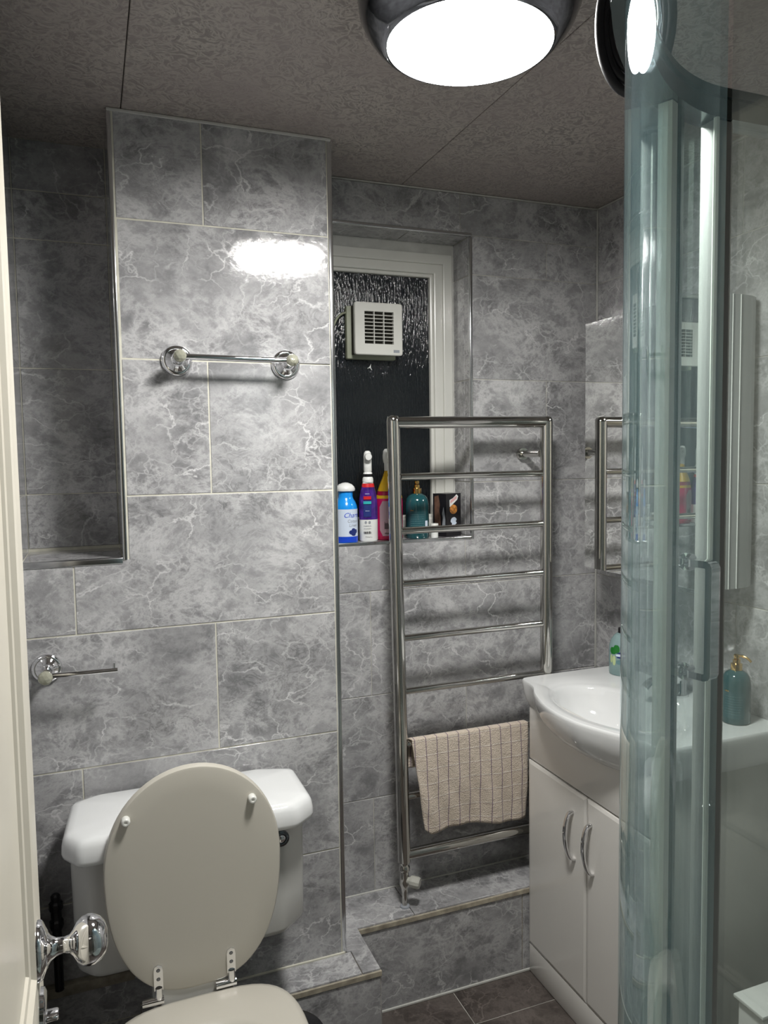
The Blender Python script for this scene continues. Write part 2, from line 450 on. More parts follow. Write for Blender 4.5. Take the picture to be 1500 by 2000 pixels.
def inset(P, d):
    out = []
    n = len(P)
    for i in range(n):
        a, p, c = Vector(P[i-1]), Vector(P[i]), Vector(P[(i+1) % n])
        e1 = (p-a).normalized(); e2 = (c-p).normalized()
        n1 = Vector((-e1.y, e1.x)); n2 = Vector((-e2.y, e2.x))
        out.append(tuple(p + n1*d + n2*d))
    return out

def add_tile(parent, poly, O, U, V, N, mat=None, g=.0012, t=.006, proud=0.0):
    P = inset(poly, g)
    P2 = inset(poly, g+.0011)
    O, U, V, N = Vector(O), Vector(U), Vector(V), Vector(N)
    jig = random.uniform(-.0003, .0003)
    def w3(p, h): return O + U*p[0] + V*p[1] + N*h
    n = len(P); vs_ = [w3(p, -t) for p in P] + [w3(p, -.0009+proud+jig) for p in P] + [w3(p, proud+jig) for p in P2]
    fs = [tuple(2*n+i for i in range(n))]
    for i in range(n):
        k = (i+1) % n
        fs.append((i, k, n+k, n+i)); fs.append((n+i, n+k, 2*n+k, 2*n+i))
    return mk('tile', vs_, fs, mat or M_TILE, parent)

def tiles(parent, O, U, V, N, region, rows, joints, holes=(), mat=None, g=.0012):
    """rows: v breaks ascending; joints: function(row_index)-> list of u joints"""
    u0, u1, v0, v1 = region
    br = [v0] + [r for r in rows if v0+.004 < r < v1-.004] + [v1]
    for i in range(len(br)-1):
        mid = (br[i]+br[i+1])/2
        js = [u0] + sorted(j for j in joints(mid) if u0+.006 < j < u1-.006) + [u1]
        for k in range(len(js)-1):
            for P in cell_polys((js[k], js[k+1], br[i], br[i+1]), list(holes)):
                if len(P) >= 4: add_tile(parent, P, O, U, V, N, mat, g)

ZR = [.234, .534, .834, 1.134, 1.434, 1.734, 2.034]     # bed joints shared by all walls
CEIL = 2.262
P2 = .23; XR = .927; XL = -.705; YF = -1.95; NX = -.4985; NZ = 1.297
def par(z):
    return int(math.floor((z-.234)/.3)) % 2
def jset(a, b, lo=-3, hi=3):
    """joints a+.6k on even rows, b+.6k on odd rows"""
    return lambda z: [(a if par(z) == 0 else b)+.6*k for k in range(lo, hi+1)]

# ------------------------------------------------------------------ WALL BACK
def struct_box(name, boxes, mat):
    vs_, fs = [], []
    for (x0, x1, y0, y1, z0, z1) in boxes:
        b = len(vs_)
        vs_ += [(x, y, z) for x in (x0, x1) for y in (y0, y1) for z in (z0, z1)]
        fs += [tuple(b+i for i in q) for q in ((0, 1, 3, 2), (4, 6, 7, 5), (0, 4, 5, 1), (2, 3, 7, 6), (0, 2, 6, 4), (1, 5, 7, 3))]
    o = mk(name, vs_, fs, mat); o['kind'] = 'structure'; return o

R = .0016   # joint recess
WX0, WX1, WZ0, WZ1, WY = .012, .4855, 1.274, 2.142, .345       # window opening
wall_pier = struct_box('wall_back_pier', [(XL-.1, -R, R, P2+.15, 0, NZ-R), (NX+R, -R, R, P2+.15, NZ-R, CEIL),
                                          (XL-.1, NX+R, P2+R, P2+.15, NZ-R, CEIL)], M_GROUT)
wall_back = struct_box('wall_back', [(-R, WX0, P2+R, .45, 0, CEIL), (WX0, WX1+.0, P2+R, .45, 0, WZ0-R), (WX0, WX1, P2+R, .45, WZ1+R, CEIL),
                                     (WX1+R, XR+.1, P2+R, .45, 0, CEIL)], M_GROUT_G)
# pier face
TX = .011
j1 = lambda z: {0: [-.602, -.002], 1: [-.302]}[0 if (1.734 < z < 2.034 or 1.134 < z < 1.434 or .534 < z < .834 or z < .234) else 1]
tiles(wall_pier, (0, 0, 0), (1, 0, 0), (0, 0, 1), (0, -1, 0), (XL, -TX, .0, CEIL-.004), ZR, j1,
      holes=[(XL-1, NX+TX, NZ-.002, 9)], g=.0016)
tiles(wall_pier, (0, 0, 0), (0, 1, 0), (0, 0, 1), (1, 0, 0), (.002, P2, .26, CEIL), ZR, lambda z: [])
# the tile under the lamp's reflection sits a fraction of a degree out of plane
for t_ in wall_pier.children:
    c_ = sum((Vector(v) for v in t_.bound_box), Vector())/8
    if 1.74 < c_.z < 2.03 and abs(c_.y) < .01 and -.4 < c_.x < -.05:
        for v in t_.data.vertices: v.co.y -= (v.co.x+.305)*.0075
# niche: back, left side shared with wall_left, right reveal, sill
tiles(wall_pier, (0, P2, 0), (1, 0, 0), (0, 0, 1), (0, -1, 0), (XL, NX, NZ+.006, CEIL), sorted(ZR+[2.146]), lambda z: [])
tiles(wall_pier, (NX, 0, 0), (0, -1, 0), (0, 0, 1), (-1, 0, 0), (-P2, -.01, NZ, CEIL), ZR, lambda z: [])
tiles(wall_pier, (0, 0, NZ+.0), (1, 0, 0), (0, 1, 0.0), (0, 0, 1), (XL, NX, .012, P2), [], lambda z: [])
# window wall
def j2(z):
    if z > 2.144: return [.455]
    return {0: [.164, .743], 1: [.4645]}[1 if (1.734 < z < 2.034 or 1.134 < z < 1.434 or .534 < z < .834) else 0]
tiles(wall_back, (0, P2, 0), (1, 0, 0), (0, 0, 1), (0, -1, 0), (.0, XR, .0, CEIL-.004), sorted(ZR+[2.144]), j2,
      holes=[(WX0, WX1+.006, WZ0-.008, WZ1+.008)], g=.0011)
# reveals
tiles(wall_back, (WX1, 0, 0), (0, -1, 0), (0, 0, 1), (-1, 0, 0), (-WY, -P2-.006, WZ0, WZ1), ZR, lambda z: [-.27])
tiles(wall_back, (0, 0, WZ1), (1, 0, 0), (0, -1, 0), (0, 0, -1), (WX0, WX1, -WY-.02, -P2-.006), [], lambda z: [.3])
tiles(wall_back, (0, 0, WZ0), (1, 0, 0), (0, 1, 0), (0, 0, 1), (WX0, WX1, P2+.006, WY), [], lambda z: [.31])

wall_right = struct_box('wall_right', [(XR+R, XR+.1, YF, P2+.1, 0, CEIL)], M_GROUT_G)
jr = lambda z: [(-.334 if (z > 2.034 or .834 < z < 1.134 or 1.434 < z < 1.734 or .234 < z < .534) else -.034)-.6*k for k in range(-1, 4)]
tiles(wall_right, (XR, 0, 0), (0, 1, 0), (0, 0, 1), (-1, 0, 0), (YF, P2, 0, CEIL-.004), ZR, jr, g=.0011)
wall_left = struct_box('wall_left', [(XL-.1, XL-R, YF, P2, 0, CEIL)], M_GROUT_G)
tiles(wall_left, (XL, 0, 0), (0, -1, 0), (0, 0, 1), (1, 0, 0), (-P2, -YF, 0, CEIL-.004), ZR, jset(.1, .4), g=.0011)
wall_front = struct_box('wall_front', [(XL-.1, -.66, YF-.1, YF-R, 0, CEIL), (.06, XR+.1, YF-.1, YF-R, 0, CEIL), (-.66, .06, YF-.1, YF-R, 2.02, CEIL)], M_GROUT_G)
tiles(wall_front, (0, YF, 0), (-1, 0, 0), (0, 0, 1), (0, 1, 0), (-XR, .66, 0, CEIL-.004), ZR, jset(.15, .45), holes=[(-.06, .66, -1, 2.02)], g=.0011)
# hallway behind the camera
hall = struct_box('wall_hall', [(-1.3, 1.1, -3.2, -3.1, 0, 2.4), (-1.4, -1.3, -3.2, YF-.1, 0, 2.4), (1.1, 1.2, -3.2, YF-.1, 0, 2.4), (-1.4, 1.2, -3.2, YF-.1, 2.4, 2.5),
                                (-1.4, XL-.1, YF-.1, YF-.05, 0, 2.4), (XR+.1, 1.2, YF-.1, YF-.05, 0, 2.4)], M_HALL)

# floor
floor = struct_box('floor', [(-1.4, 1.2, -3.2, P2+.2, -.1, -.002)], M_GROUT_G)
fx = [-.86, -.26, .34]; fy = [-1.85, -1.25, -.65, -.05]
tiles(floor, (0, 0, 0), (1, 0, 0), (0, 1, 0), (0, 0, 1), (XL, XR, YF, .084), fy, lambda z: fx, mat=M_FLOOR, g=.0012)
# ceiling boards
ceil = struct_box('ceiling', [(XL-.1, XR+.1, YF-.1, P2+.2, CEIL+.006, CEIL+.1)], pmat('board_joint', (.09, .08, .07), .8))
for a, b in ((XL-.02, -.470), (-.468, .2745), (.2765, XR+.02)):
    o = box('ceiling_board', a, b, YF, P2+.02, CEIL, CEIL+.01, M_CEIL, ceil, bev=.0012, seg=1, smooth=False)

# ------------------------------------------------------------------ LEDGE (boxed pipes at the wall foot)
LZ = .256
ledge = struct_box('trim_1', [(-.50, .060, -.088, .0015, 0, LZ-.006), (-.002, .060, -.002, .2285, 0, LZ-.006), (.058, XR-.003, .086, .2285, 0, LZ-.006)], M_WOOD)
# top tiles
def toptile(poly): add_tile(ledge, poly, (0, 0, LZ), (1, 0, 0), (0, 1, 0), (0, 0, 1), g=.001, t=.008)
toptile([(-.50, -.09), (.012, -.09), (.012, .0), (-.50, .0)])
toptile([(.012, -.09), (.060, -.09), (.060, .083), (.225, .083), (.225, .2285), (.001, .2285), (.001, .0), (.012, .0)])
toptile([(.225, .083), (XR-.003, .083), (XR-.003, .2285), (.225, .2285)])
# faces
tiles(ledge, (0, .084, 0), (1, 0, 0), (0, 0, 1), (0, -1, 0), (.066, XR-.003, .004, .236), [], lambda z: [.567])
tiles(ledge, (0, -.090, 0), (1, 0, 0), (0, 0, 1), (0, -1, 0), (-.50, .060, .004, .236), [], lambda z: [-.24])
tiles(ledge, (.0625, 0, 0), (0, 1, 0), (0, 0, 1), (1, 0, 0), (-.088, .084, .004, .236), [], lambda z: [])
# rough cream edging under the top tiles
def bead(name, path, r, mat, parent=None, sq=False):
    o = tube(name, path, r, mat, parent, seg=6)
    return o
box('edging', -.50, .062, -.093, -.086, .237, .2505, M_WOOD, ledge, bev=.001, seg=1)
box('edging', .060, XR-.004, .0795, .086, .237, .2505, M_WOOD, ledge, bev=.001, seg=1)
box('sealant', -.50, -.004, -.004, .0005, LZ-.001, LZ+.004, M_GROUT, ledge, bev=.001, seg=1)
box('sealant', .004, XR-.004, P2-.004, P2+.0005, LZ-.001, LZ+.003, M_SEAL, ledge, bev=.001, seg=1)
box('sealant', .066, .60, .0785, .0842, 0, .006, M_SEAL, ledge, bev=.001, seg=1)
bat = box('trim_2', XL+.001, -.51, -.020, -.0002, .334, .358, M_WOOD, bev=.002); tag(bat, kind='structure')

# sealant lines in the corners and under the ceiling
def seal(name, *a):
    o = box(name, *a, M_SEAL, bev=.0012, seg=1); o['kind'] = 'structure'; return o
seal('trim_3', NX, -.001, -.004, .0005, CEIL-.007, CEIL-.0005)
seal('trim_4', .0005, XR-.001, P2-.004, P2+.0005, CEIL-.0045, CEIL-.0005)
seal('trim_5', XR-.0055, XR-.0005, P2-.0055, P2-.0005, .83, CEIL-.006)
seal('trim_6', XR-.004, XR+.0005, YF+.01, P2-.006, CEIL-.0055, CEIL-.0005)

# chrome tile trims
def trimbar(name, *a, mat=M_TRIM):
    o = box(name, *a, mat, bev=.0022, seg=3); o['kind'] = 'structure'; return o
trimbar('trim_7', -.0105, .0008, -.0012, .0085, LZ+.001, CEIL-.001)
trimbar('trim_8', NX-.0008, NX+.0085, -.0018, .0095, NZ-.006, CEIL-.001)
trimbar('trim_9', XL+.001, NX-.001, -.0022, .0115, NZ-.0125, NZ+.0015)
trimbar('trim_10', .001, WX1+.006, P2-.0015, P2+.008, WZ1-.0012, WZ1+.0085)
trimbar('trim_11', WX1-.0012, WX1+.0078, P2-.0015, P2+.008, WZ0-.008, WZ1-.0014)
trimbar('trim_12', .001, WX1-.0014, P2-.0015, P2+.008, WZ0-.0085, WZ0+.0012)

# ------------------------------------------------------------------ WINDOW
win = empty('window_1', (.25, WY, WZ0)); tag(win, kind='structure')
def ring(name, x0, x1, z0, z1, wd, y0, y1, mat, parent, bev=.003):
    """mitred rectangular frame"""
    bm = bmesh.new()
    o = [(x0, z0), (x1, z0), (x1, z1), (x0, z1)]; i = [(x0+wd, z0+wd), (x1-wd, z0+wd), (x1-wd, z1-wd), (x0+wd, z1-wd)]
    V = {}
    for k, P in (('o', o), ('i', i)):
        for yy in (y0, y1):
            V[k, yy] = [bm.verts.new((p[0], yy, p[1])) for p in P]
    for a in range(4):
        b = (a+1) % 4
        for q in ((('o', y0), ('i', y0)), (('i', y0), ('i', y1)), (('i', y1), ('o', y1)), (('o', y1), ('o', y0))):
            bm.faces.new((V[q[0]][a], V[q[0]][b], V[q[1]][b], V[q[1]][a]))
    bmesh.ops.recalc_face_normals(bm, faces=bm.faces)
    es = [e for e in bm.edges if abs(e.verts[0].co.y-y0) < 1e-6 and abs(e.verts[1].co.y-y0) < 1e-6 and e.calc_face_angle(0) > .5]
    if bev: bmesh.ops.bevel(bm, geom=es, offset=bev, segments=2, profile=.5, affect='EDGES')
    return from_bm(name, bm, mat, parent, smooth=False)
fr = ring('window_frame', WX0-.01, .478, WZ0-.006, 2.112, .030, .330, .40, M_UPVC, win)
ring('window_frame', WX0-.01, .486, WZ0-.02, 2.145, .040, .338, .41, M_SEAL, win, bev=0)
sash = ring('sash', WX0+.018, .450, WZ0+.022, 2.084, .030, .336, .385, M_UPVC, win, bev=.004)
ring('glazing_bead', WX0+.046, .422, WZ0+.050, 2.056, .012, .343, .375, M_UPVC, win, bev=.004)
box('glass_pane', WX0+.045, .425, .356, .362, WZ0+.045, 2.06, M_PANE, win)

# ------------------------------------------------------------------ DOOR (open, at the left)
DX = -.636
door = empty('door_1', (DX-.02, -.82, 0)); tag(door, kind='structure')
box('door_leaf', DX-.044, DX-.006, -1.58, -.82, .006, 1.98, M_PAINT, door, bev=.003)
def rail_piece(y0, y1, z0, z1): box('stile', DX-.012, DX, y0, y1, z0, z1, M_PAINT, door, bev=.0025)
rail_piece(-.925, -.82, .006, 1.98); rail_piece(-1.58, -1.475, .006, 1.98)
for z0, z1 in ((.006, .2), (.745, .963), (1.87, 1.98)): rail_piece(-1.475, -.925, z0, z1)
for z0, z1 in ((.2, .745), (.963, 1.87)):
    # panel mouldings, mitred
    prof = [(0, 0), (.004, .0035), (.010, .004), (.016, -.001), (.024, -.002), (.030, -.0075)]
    vs_, fs = [], []
    for (d, h) in prof:
        for (yy, zz) in ((-.925-d, z0+d), (-.925-d, z1-d), (-1.475+d, z1-d), (-1.475+d, z0+d)):
            vs_.append((DX-.001+h, yy, zz))
    for i in range(len(prof)-1):
        for k in range(4): fs.append((i*4+k, i*4+(k+1) % 4, (i+1)*4+(k+1) % 4, (i+1)*4+k))
    mk('panel_moulding', vs_, fs, M_PAINT, door)
KY, KZ = -.876, .969
kn = lathe('door_knob', [(.0, .0735), (.008, .0735), (.016, .071), (.0225, .066), (.0262, .0585), (.0268, .053), (.0255, .0465), (.021, .041), (.0135, .0365), (.0095, .033), (.0085, .027), (.0095, .019), (.013, .0135), (.018, .010)], (DX, KY, KZ), M_CHROME, door, axis=(1, 0, 0), seg=40, cap=False)
lathe('rose_plate', [(.019, .0105), (.0225, .0085), (.0285, .006), (.031, .0035), (.0315, 0.0)], (DX, KY, KZ), M_CHROME, kn, axis=(1, 0, 0), seg=40)
kz2 = .888
tt = lathe('thumb_turn', [(.0, .0065), (.014, .0065), (.0255, .006), (.0300, .004), (.0310, 0)], (DX, KY+.004, kz2), M_CHROME, door, axis=(1, 0, 0), seg=36)
lathe('turn_button', [(.0, .018), (.0075, .018), (.0095, .0165), (.010, .006)], (DX, KY+.004, kz2), M_CHROME, tt, axis=(1, 0, 0), seg=24, sy=.45)
# jamb behind
jb = box('trim_13', XL, DX-.012, -1.70, -1.60, 0, 2.02, M_PAINT, bev=.003); tag(jb, kind='structure')

# ------------------------------------------------------------------ CEILING LAMP
LC = (.018, -.67, CEIL)
lamp = empty('ceiling_lamp', LC); tag(lamp, 'round flush ceiling lamp with dark chrome rim and glowing white diffuser', 'lamp')
lathe('rim', [(.150, -.0005), (.163, -.006), (.171, -.024), (.1735, -.044), (.171, -.062), (.163, -.080), (.151, -.096), (.139, -.108), (.1325, -.1125), (.129, -.113), (.128, -.108), (.128, -.095)], LC, M_DARKCH, lamp, seg=96, cap=False)
lathe('diffuser', [(.1285, -.104), (.127, -.110), (.118, -.1135), (.10, -.116), (.07, -.118), (.035, -.119), (.0, -.1195)], LC, M_LAMP, lamp, seg=96, cap=False)

# ------------------------------------------------------------------ TOWEL RAIL (chrome bar with crystal ends)
def rose_at(name, c, R_, parent, post):
    o = lathe(name, [(.0, .0)]+[(R_, .0), (R_*1.0, .004), (R_*.93, .0075), (R_*.80, .009), (R_*.74, .0085), (R_*.60, .012), (R_*.42, .017), (R_*.30, .025), (R_*.26, post)], c, M_CHROME, parent, axis=(0, -1, 0), seg=40)
    return o
tb = empty('towel_bar', (-.245, 0, 1.735)); tag(tb, 'short chrome towel bar with faceted crystal ends high on the tiled pier', 'towel bar')
for cx, cz in ((-.370, 1.733), (-.122, 1.731)):
    ro = rose_at('rose', (cx, -.0002, cz), .034, tb, .050)
    bm = bmesh.new(); bmesh.ops.create_icosphere(bm, subdivisions=2, radius=.0145)
    for v in bm.verts: v.co = Vector((v.co.x, v.co.y*1.0, v.co.z)) + Vector((cx, -.067, cz+.003))
    from_bm('crystal_ball', bm, M_CRYSTAL, tb)
    lathe('collar', [(.0, 0), (.0105, 0), (.0115, .003), (.0105, .008), (0, .008)], (cx, -.048, cz+.001), M_CHROME, tb, axis=(0, -1, 0), seg=24)
tube('bar', [(-.372, -.060, 1.736), (-.120, -.060, 1.734)], .0060, M_CHROME, tb, seg=20)

tp = empty('toilet_roll_holder', (-.664, 0, 1.068)); tag(tp, 'empty chrome toilet roll holder with round rose beside the door', 'toilet roll holder')
rose_at('rose', (-.664, -.0002, 1.068), .031, tp, .050)
bm = bmesh.new(); bmesh.ops.create_icosphere(bm, subdivisions=2, radius=.0150)
for v in bm.verts: v.co += Vector((-.664, -.068, 1.064))
from_bm('crystal_ball', bm, M_CRYSTAL, tp)
tube('arm', [(-.662, -.058, 1.0655), (-.60, -.058, 1.064), (-.522, -.058, 1.063)], .0056, M_CHROME, tp, seg=16)
tube('end_peg', [(-.529, -.058, 1.064), (-.529, -.058, 1.079)], .0032, M_CHROME, tp, seg=10)

# ------------------------------------------------------------------ TOWEL RADIATOR
RY = .1255; XA, XB = .207, .678
rad = empty('towel_radiator', (.44, RY, LZ)); tag(rad, 'tall chrome ladder towel radiator with nine rungs in front of the window', 'radiator')
# left post with mitred top
RADY = .1245
def post(x, x2, ztop, zbot): return tube('post', [(x2, RY, zbot), (x, RY, ztop)], .0180, M_NICKEL, rad, seg=28)
post(XA-.009, XA+.007, 1.607, .388); post(XB-.003, XB-.003, 1.607, .388)
for c in (XA-.009, XB-.003):
    lathe('post_cap', [(.0, .0165), (.008, .0162), (.014, .0135), (.0172, .008), (.0180, 0)], (c, RY, 1.606), M_NICKEL, rad, seg=28)
tube('rung', [(XA-.009, RY, 1.603), (XB-.003, RY, 1.606)], .0165, M_NICKEL, rad, seg=24)
for z in (1.458, 1.312, 1.168, 1.018, .870, .720, .571):
    tube('rung', [(XA+.01, RY, z), (XB-.005, RY, z)], .0095, M_NICKEL, rad, seg=20)
tube('rung', [(XA+.006, RY, .406), (XB, RY, .406)], .0155, M_NICKEL, rad, seg=24)
for (x, z) in ((XB-.012, 1.515), (XB-.004, .50)):
    br = tube('wall_bracket', [(x-.004, RY+.01, z), (x-.012, P2-.008, z)], .0105, M_NICKEL, rad, seg=18)
    lathe('bracket_collar', [(.0, 0), (.018, 0), (.018, .012), (.0, .012)], (x-.012, P2-.0015, z), M_NICKEL, br, axis=(0, -1, 0), seg=24)
# valve
vx = XA+.007
vl = lathe('valve', [(.0, 0), (.009, 0), (.010, .012), (.013, .018), (.014, .03), (.0125, .045), (.011, .058), (.015, .062), (.0155, .072), (.012, .078), (.0135, .082), (.0135, .092), (.0, .092)], (vx, RY, .300), M_NICKEL, rad, seg=24)
lathe('valve_knob', [(.0, 0), (.009, 0), (.010, .012), (.0155, .014), (.0165, .020), (.0165, .036), (.014, .041), (.0, .042)], (vx+.002, RY-.004, .335), pmat('valve_cap', (.42, .42, .38), .3), vl, axis=(.75, -.65, -.08), seg=12, smooth=False)
tube('pipe', [(vx, RY, LZ), (vx, RY, .305)], .0075, M_NICKEL, rad, seg=16)
lathe('pipe_collar', [(.0, 0), (.014, 0), (.013, .004), (.009, .006), (0, .006)], (vx, RY, LZ), M_GREYP, rad, seg=20)
vx2 = XB
tube('pipe', [(vx2, RY, LZ), (vx2, RY, .395)], .0095, M_NICKEL, rad, seg=16)

# ------------------------------------------------------------------ TOWEL over the seventh rung
def make_towel():
    NU, rows = 56, []
    zb = .720; r = .0125
    front = []; n1 = 34
    prof = []
    for i in range(n1+1):
        z = .455 + (zb-.455)*i/n1; prof.append((-r-.004*sin(i/n1*pi), z))
    for k in range(1, 9):
        t = pi*k/9; prof.append((-r*cos(t), zb+r*sin(t)))
    for i in range(18): prof.append((r+.002, zb-.075*i/17))
    s = [0]
    for i in range(1, len(prof)): s.append(s[-1]+math.hypot(prof[i][0]-prof[i-1][0], prof[i][1]-prof[i-1][1]))
    vs_, uvs = [], []
    for j, (dy, z) in enumerate(prof):
        for i in range(NU+1):
            u = i/NU
            hang = max(0, (zb-z)/.265) if dy < 0 else max(0, (zb-z)/.4)
            x0 = .2365 + .030*hang; x1 = .604 - .010*hang
            if dy > 0: x0 = .232; x1 = .600
            x = x0+(x1-x0)*u
            zz = z
            if dy < 0: zz -= hang*(-.012 + .012*u + .010*cos(u*2.2*pi+.5)*.6 - .018*max(0, .06-u)/.06)*1.0
            y = RY + dy
            if dy < 0:
                y += -hang*(.006*sin(u*9+1.2)+.004*sin(u*21+.3)) - .0035*hang
                y += .002*sin(u*33+z*40)*min(1, hang*2)
                y = min(y, RY-.011)
            vs_.append((x, y, zz)); uvs.append((x if True else u, s[j]))
    fs = []
    W = NU+1
    for j in range(len(prof)-1):
        for i in range(NU): fs.append((j*W+i, j*W+i+1, (j+1)*W+i+1, (j+1)*W+i))
    me = bpy.data.meshes.new('hand_towel')
    o0 = Vector((.42, RY, .46))
    me.from_pydata([tuple(Vector(v)-o0) for v in vs_], [], fs)
    uvl = me.uv_layers.new(name='UVMap')
    for lp in me.loops: uvl.data[lp.index].uv = (uvs[lp.vertex_index][0]-.2365+.010, uvs[lp.vertex_index][1])
    me.materials.append(M_TOWEL)
    for p in me.polygons: p.use_smooth = True
    o = bpy.data.objects.new('hand_towel', me); COL.objects.link(o); o.location = o0
    md = o.modifiers.new('thick', 'SOLIDIFY'); md.thickness = .0035; md.offset = 1
    return o
tw = make_towel(); tag(tw, 'beige checked hand towel hanging over a lower rung of the chrome radiator', 'towel')

# ------------------------------------------------------------------ TOILET
toi = empty('toilet', (-.395, -.35, 0)); tag(toi, 'white close-coupled toilet with raised cream seat cover', 'toilet')
# cistern tank
def loft(name, rings, mat, parent, smooth=True, cap0=True, cap1=True):
    n = len(rings[0]); vs_ = [v for r in rings for v in r]; fs = []
    for j in range(len(rings)-1):
        for i in range(n):
            k = (i+1) % n; fs.append((j*n+i, j*n+k, (j+1)*n+k, (j+1)*n+i))
    if cap0: fs.append(tuple(range(n))[::-1])
    if cap1: fs.append(tuple((len(rings)-1)*n+i for i in range(n)))
    return mk(name, vs_, fs, mat, parent, smooth)
def rounded(poly, r, n=5):
    """round the corners of a convex polygon"""
    out = []; m = len(poly)
    for i in range(m):
        a, p, c = Vector(poly[i-1]), Vector(poly[i]), Vector(poly[(i+1) % m])
        d1 = (a-p).normalized(); d2 = (c-p).normalized()
        q = min(r, (a-p).length*.45, (c-p).length*.45)
        s, e = p+d1*q, p+d2*q
        for k in range(n+1):
            t = k/n; out.append(tuple((1-t)**2*s+2*(1-t)*t*p+t*t*e))
    return out
def scaled(poly, c, fx_, fy_=None):
    fy_ = fy_ or fx_
    return [(c[0]+(p[0]-c[0])*fx_, c[1]+(p[1]-c[1])*fy_) for p in poly]
TC = (-.387, -.10)
tank = rounded([(-.630, -.003), (-.630, -.155), (-.592, -.198), (-.200, -.198), (-.141, -.150), (-.141, -.003)], .016)
rings = []
for z, f in ((.470, .95), (.474, .975), (.484, .988), (.56, .993), (.735, 1.0)):
    rings.append([(x, min(y, -.003), z) for x, y in scaled(tank, (TC[0], -.003), f)])
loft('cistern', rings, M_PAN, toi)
lidp = rounded([(-.585, -.006), (-.632, -.030), (-.644, -.185), (-.612, -.236), (-.178, -.240), (-.131, -.200), (-.130, -.036), (-.205, -.006)], .013)
rings = []
for z, f in ((.727, .965), (.7275, .985), (.731, .998), (.738, 1.003), (.752, .998), (.764, .988), (.772, .972), (.7765, .95), (.779, .90), (.7805, .6)):
    rings.append([(x, min(y, -.004), z) for x, y in scaled(lidp, (TC[0], -.11), f, 1-(1-f)*1.6)])
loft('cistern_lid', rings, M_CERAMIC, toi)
fl = lathe('flush_button', [(.0, .0015), (.009, .0015), (.0105, .004), (.0135, .0045), (.0175, .003), (.018, 0)], (-.205, -.1965, .690), M_DARKCH, toi, axis=(0, -1, 0), seg=32)
lathe('button_centre', [(.0, .006), (.006, .006), (.0085, .004), (.0085, .001)], (-.205, -.1965, .690), M_CHROME, fl, axis=(0, -1, 0), seg=24)
# pan
PC = (-.395, -.47)
def egg(cx, cy, hw, lf, lb, z, n=48, sq=2.3):
    out = []
    for i in range(n):
        t = 2*pi*i/n; c, s = cos(t), sin(t)
        x = hw*math.copysign(abs(c)**(2/sq), c); L = lb if s > 0 else lf; e = 2/sq if s > 0 else 1.0
        y = L*math.copysign(abs(s)**e, s)
        out.append((cx+x, cy+y, z))
    return out
rings = [egg(PC[0], -.40, .105, .17, .20, .0), egg(PC[0], -.40, .108, .175, .20, .02), egg(PC[0], -.40, .10, .17, .20, .12), egg(PC[0], -.41, .115, .20, .21, .22),
         egg(PC[0], -.43, .150, .245, .22, .31), egg(PC[0], -.45, .175, .265, .225, .375), egg(PC[0], -.455, .180, .27, .215, .405), egg(PC[0], -.455, .176, .266, .21, .412),
         egg(PC[0], -.46, .135, .215, .14, .412), egg(PC[0], -.46, .125, .20, .13, .40), egg(PC[0], -.46, .115, .18, .12, .33), egg(PC[0], -.45, .07, .11, .08, .24), egg(PC[0], -.44, .03, .05, .04, .20)]
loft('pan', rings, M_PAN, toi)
# shelf joining pan and cistern
loft('pan_shelf', [[(x, y, z) for x, y in rounded([(-.485, -.13), (-.485, -.262), (-.325, -.262), (-.325, -.13)], .02)] for z in (.36, .476)], M_PAN, toi)
# seat ring
def seat_out(off, z): return egg(PC[0]-.002, -.455, .186-off, .27-off, .188-off, z, sq=3.6)
def seat_in(off, z): return egg(PC[0], -.475, .110+off, .175+off, .105+off, z, sq=2.1)
rings = [seat_out(.006, .416), seat_out(.0, .421), seat_out(0, .431), seat_out(.004, .437), seat_out(.014, .4405), seat_in(.018, .4405), seat_in(.006, .438), seat_in(0, .431), seat_in(0, .420), seat_in(.006, .416)]
n = len(rings[0]); vs_ = [v for r in rings for v in r]; fs = []
for j in range(len(rings)):
    jn = (j+1) % len(rings)
    for i in range(n):
        k = (i+1) % n; fs.append((j*n+i, j*n+k, jn*n+k, jn*n+i))
mk('seat', vs_, fs, M_SEAT, toi, True)
# raised cover
def cover_outline(n=72):
    zc = .700
    pts = []
    for i in range(n):
        t = 2*pi*i/n; c, s = cos(t), sin(t)
        if s >= 0: x = .1735*c; z = .203*math.copysign(abs(s)**.92, s)
        else:
            e = 2/2.75; x = .1735*math.copysign(abs(c)**e, c); z = .249*math.copysign(abs(s)**e, s)
            x *= 1-.10*((-z)/.249)**1.5
        pts.append((x, zc+z))
    return pts
CO = cover_outline()
def cov_ring(off, y):
    out = []
    for (x, z) in CO:
        d = math.hypot(x, z-.69); f = (d-off)/d
        yy = y
        out.append((-.3945+x*f+(.69-.45)*0, yy - (z-.45)*(-.012)/.45, .69+(z-.69)*f))
    return out
cv = loft('seat_cover', [cov_ring(.004, -.2465), cov_ring(0, -.250), cov_ring(0, -.2615), cov_ring(.0025, -.2655), cov_ring(.007, -.2668), cov_ring(.05, -.2668)], M_SEAT, toi)
for bx, bz in ((-.523, .818), (-.2775, .820)):
    lathe('buffer', [(.0, .009), (.003, .009), (.0035, .0105), (.006, .0105), (.0078, .009), (.0085, .006), (.0085, -.004)], (bx, -.2605, bz), M_PLASTICW, cv, axis=(0, -1, 0), seg=20)
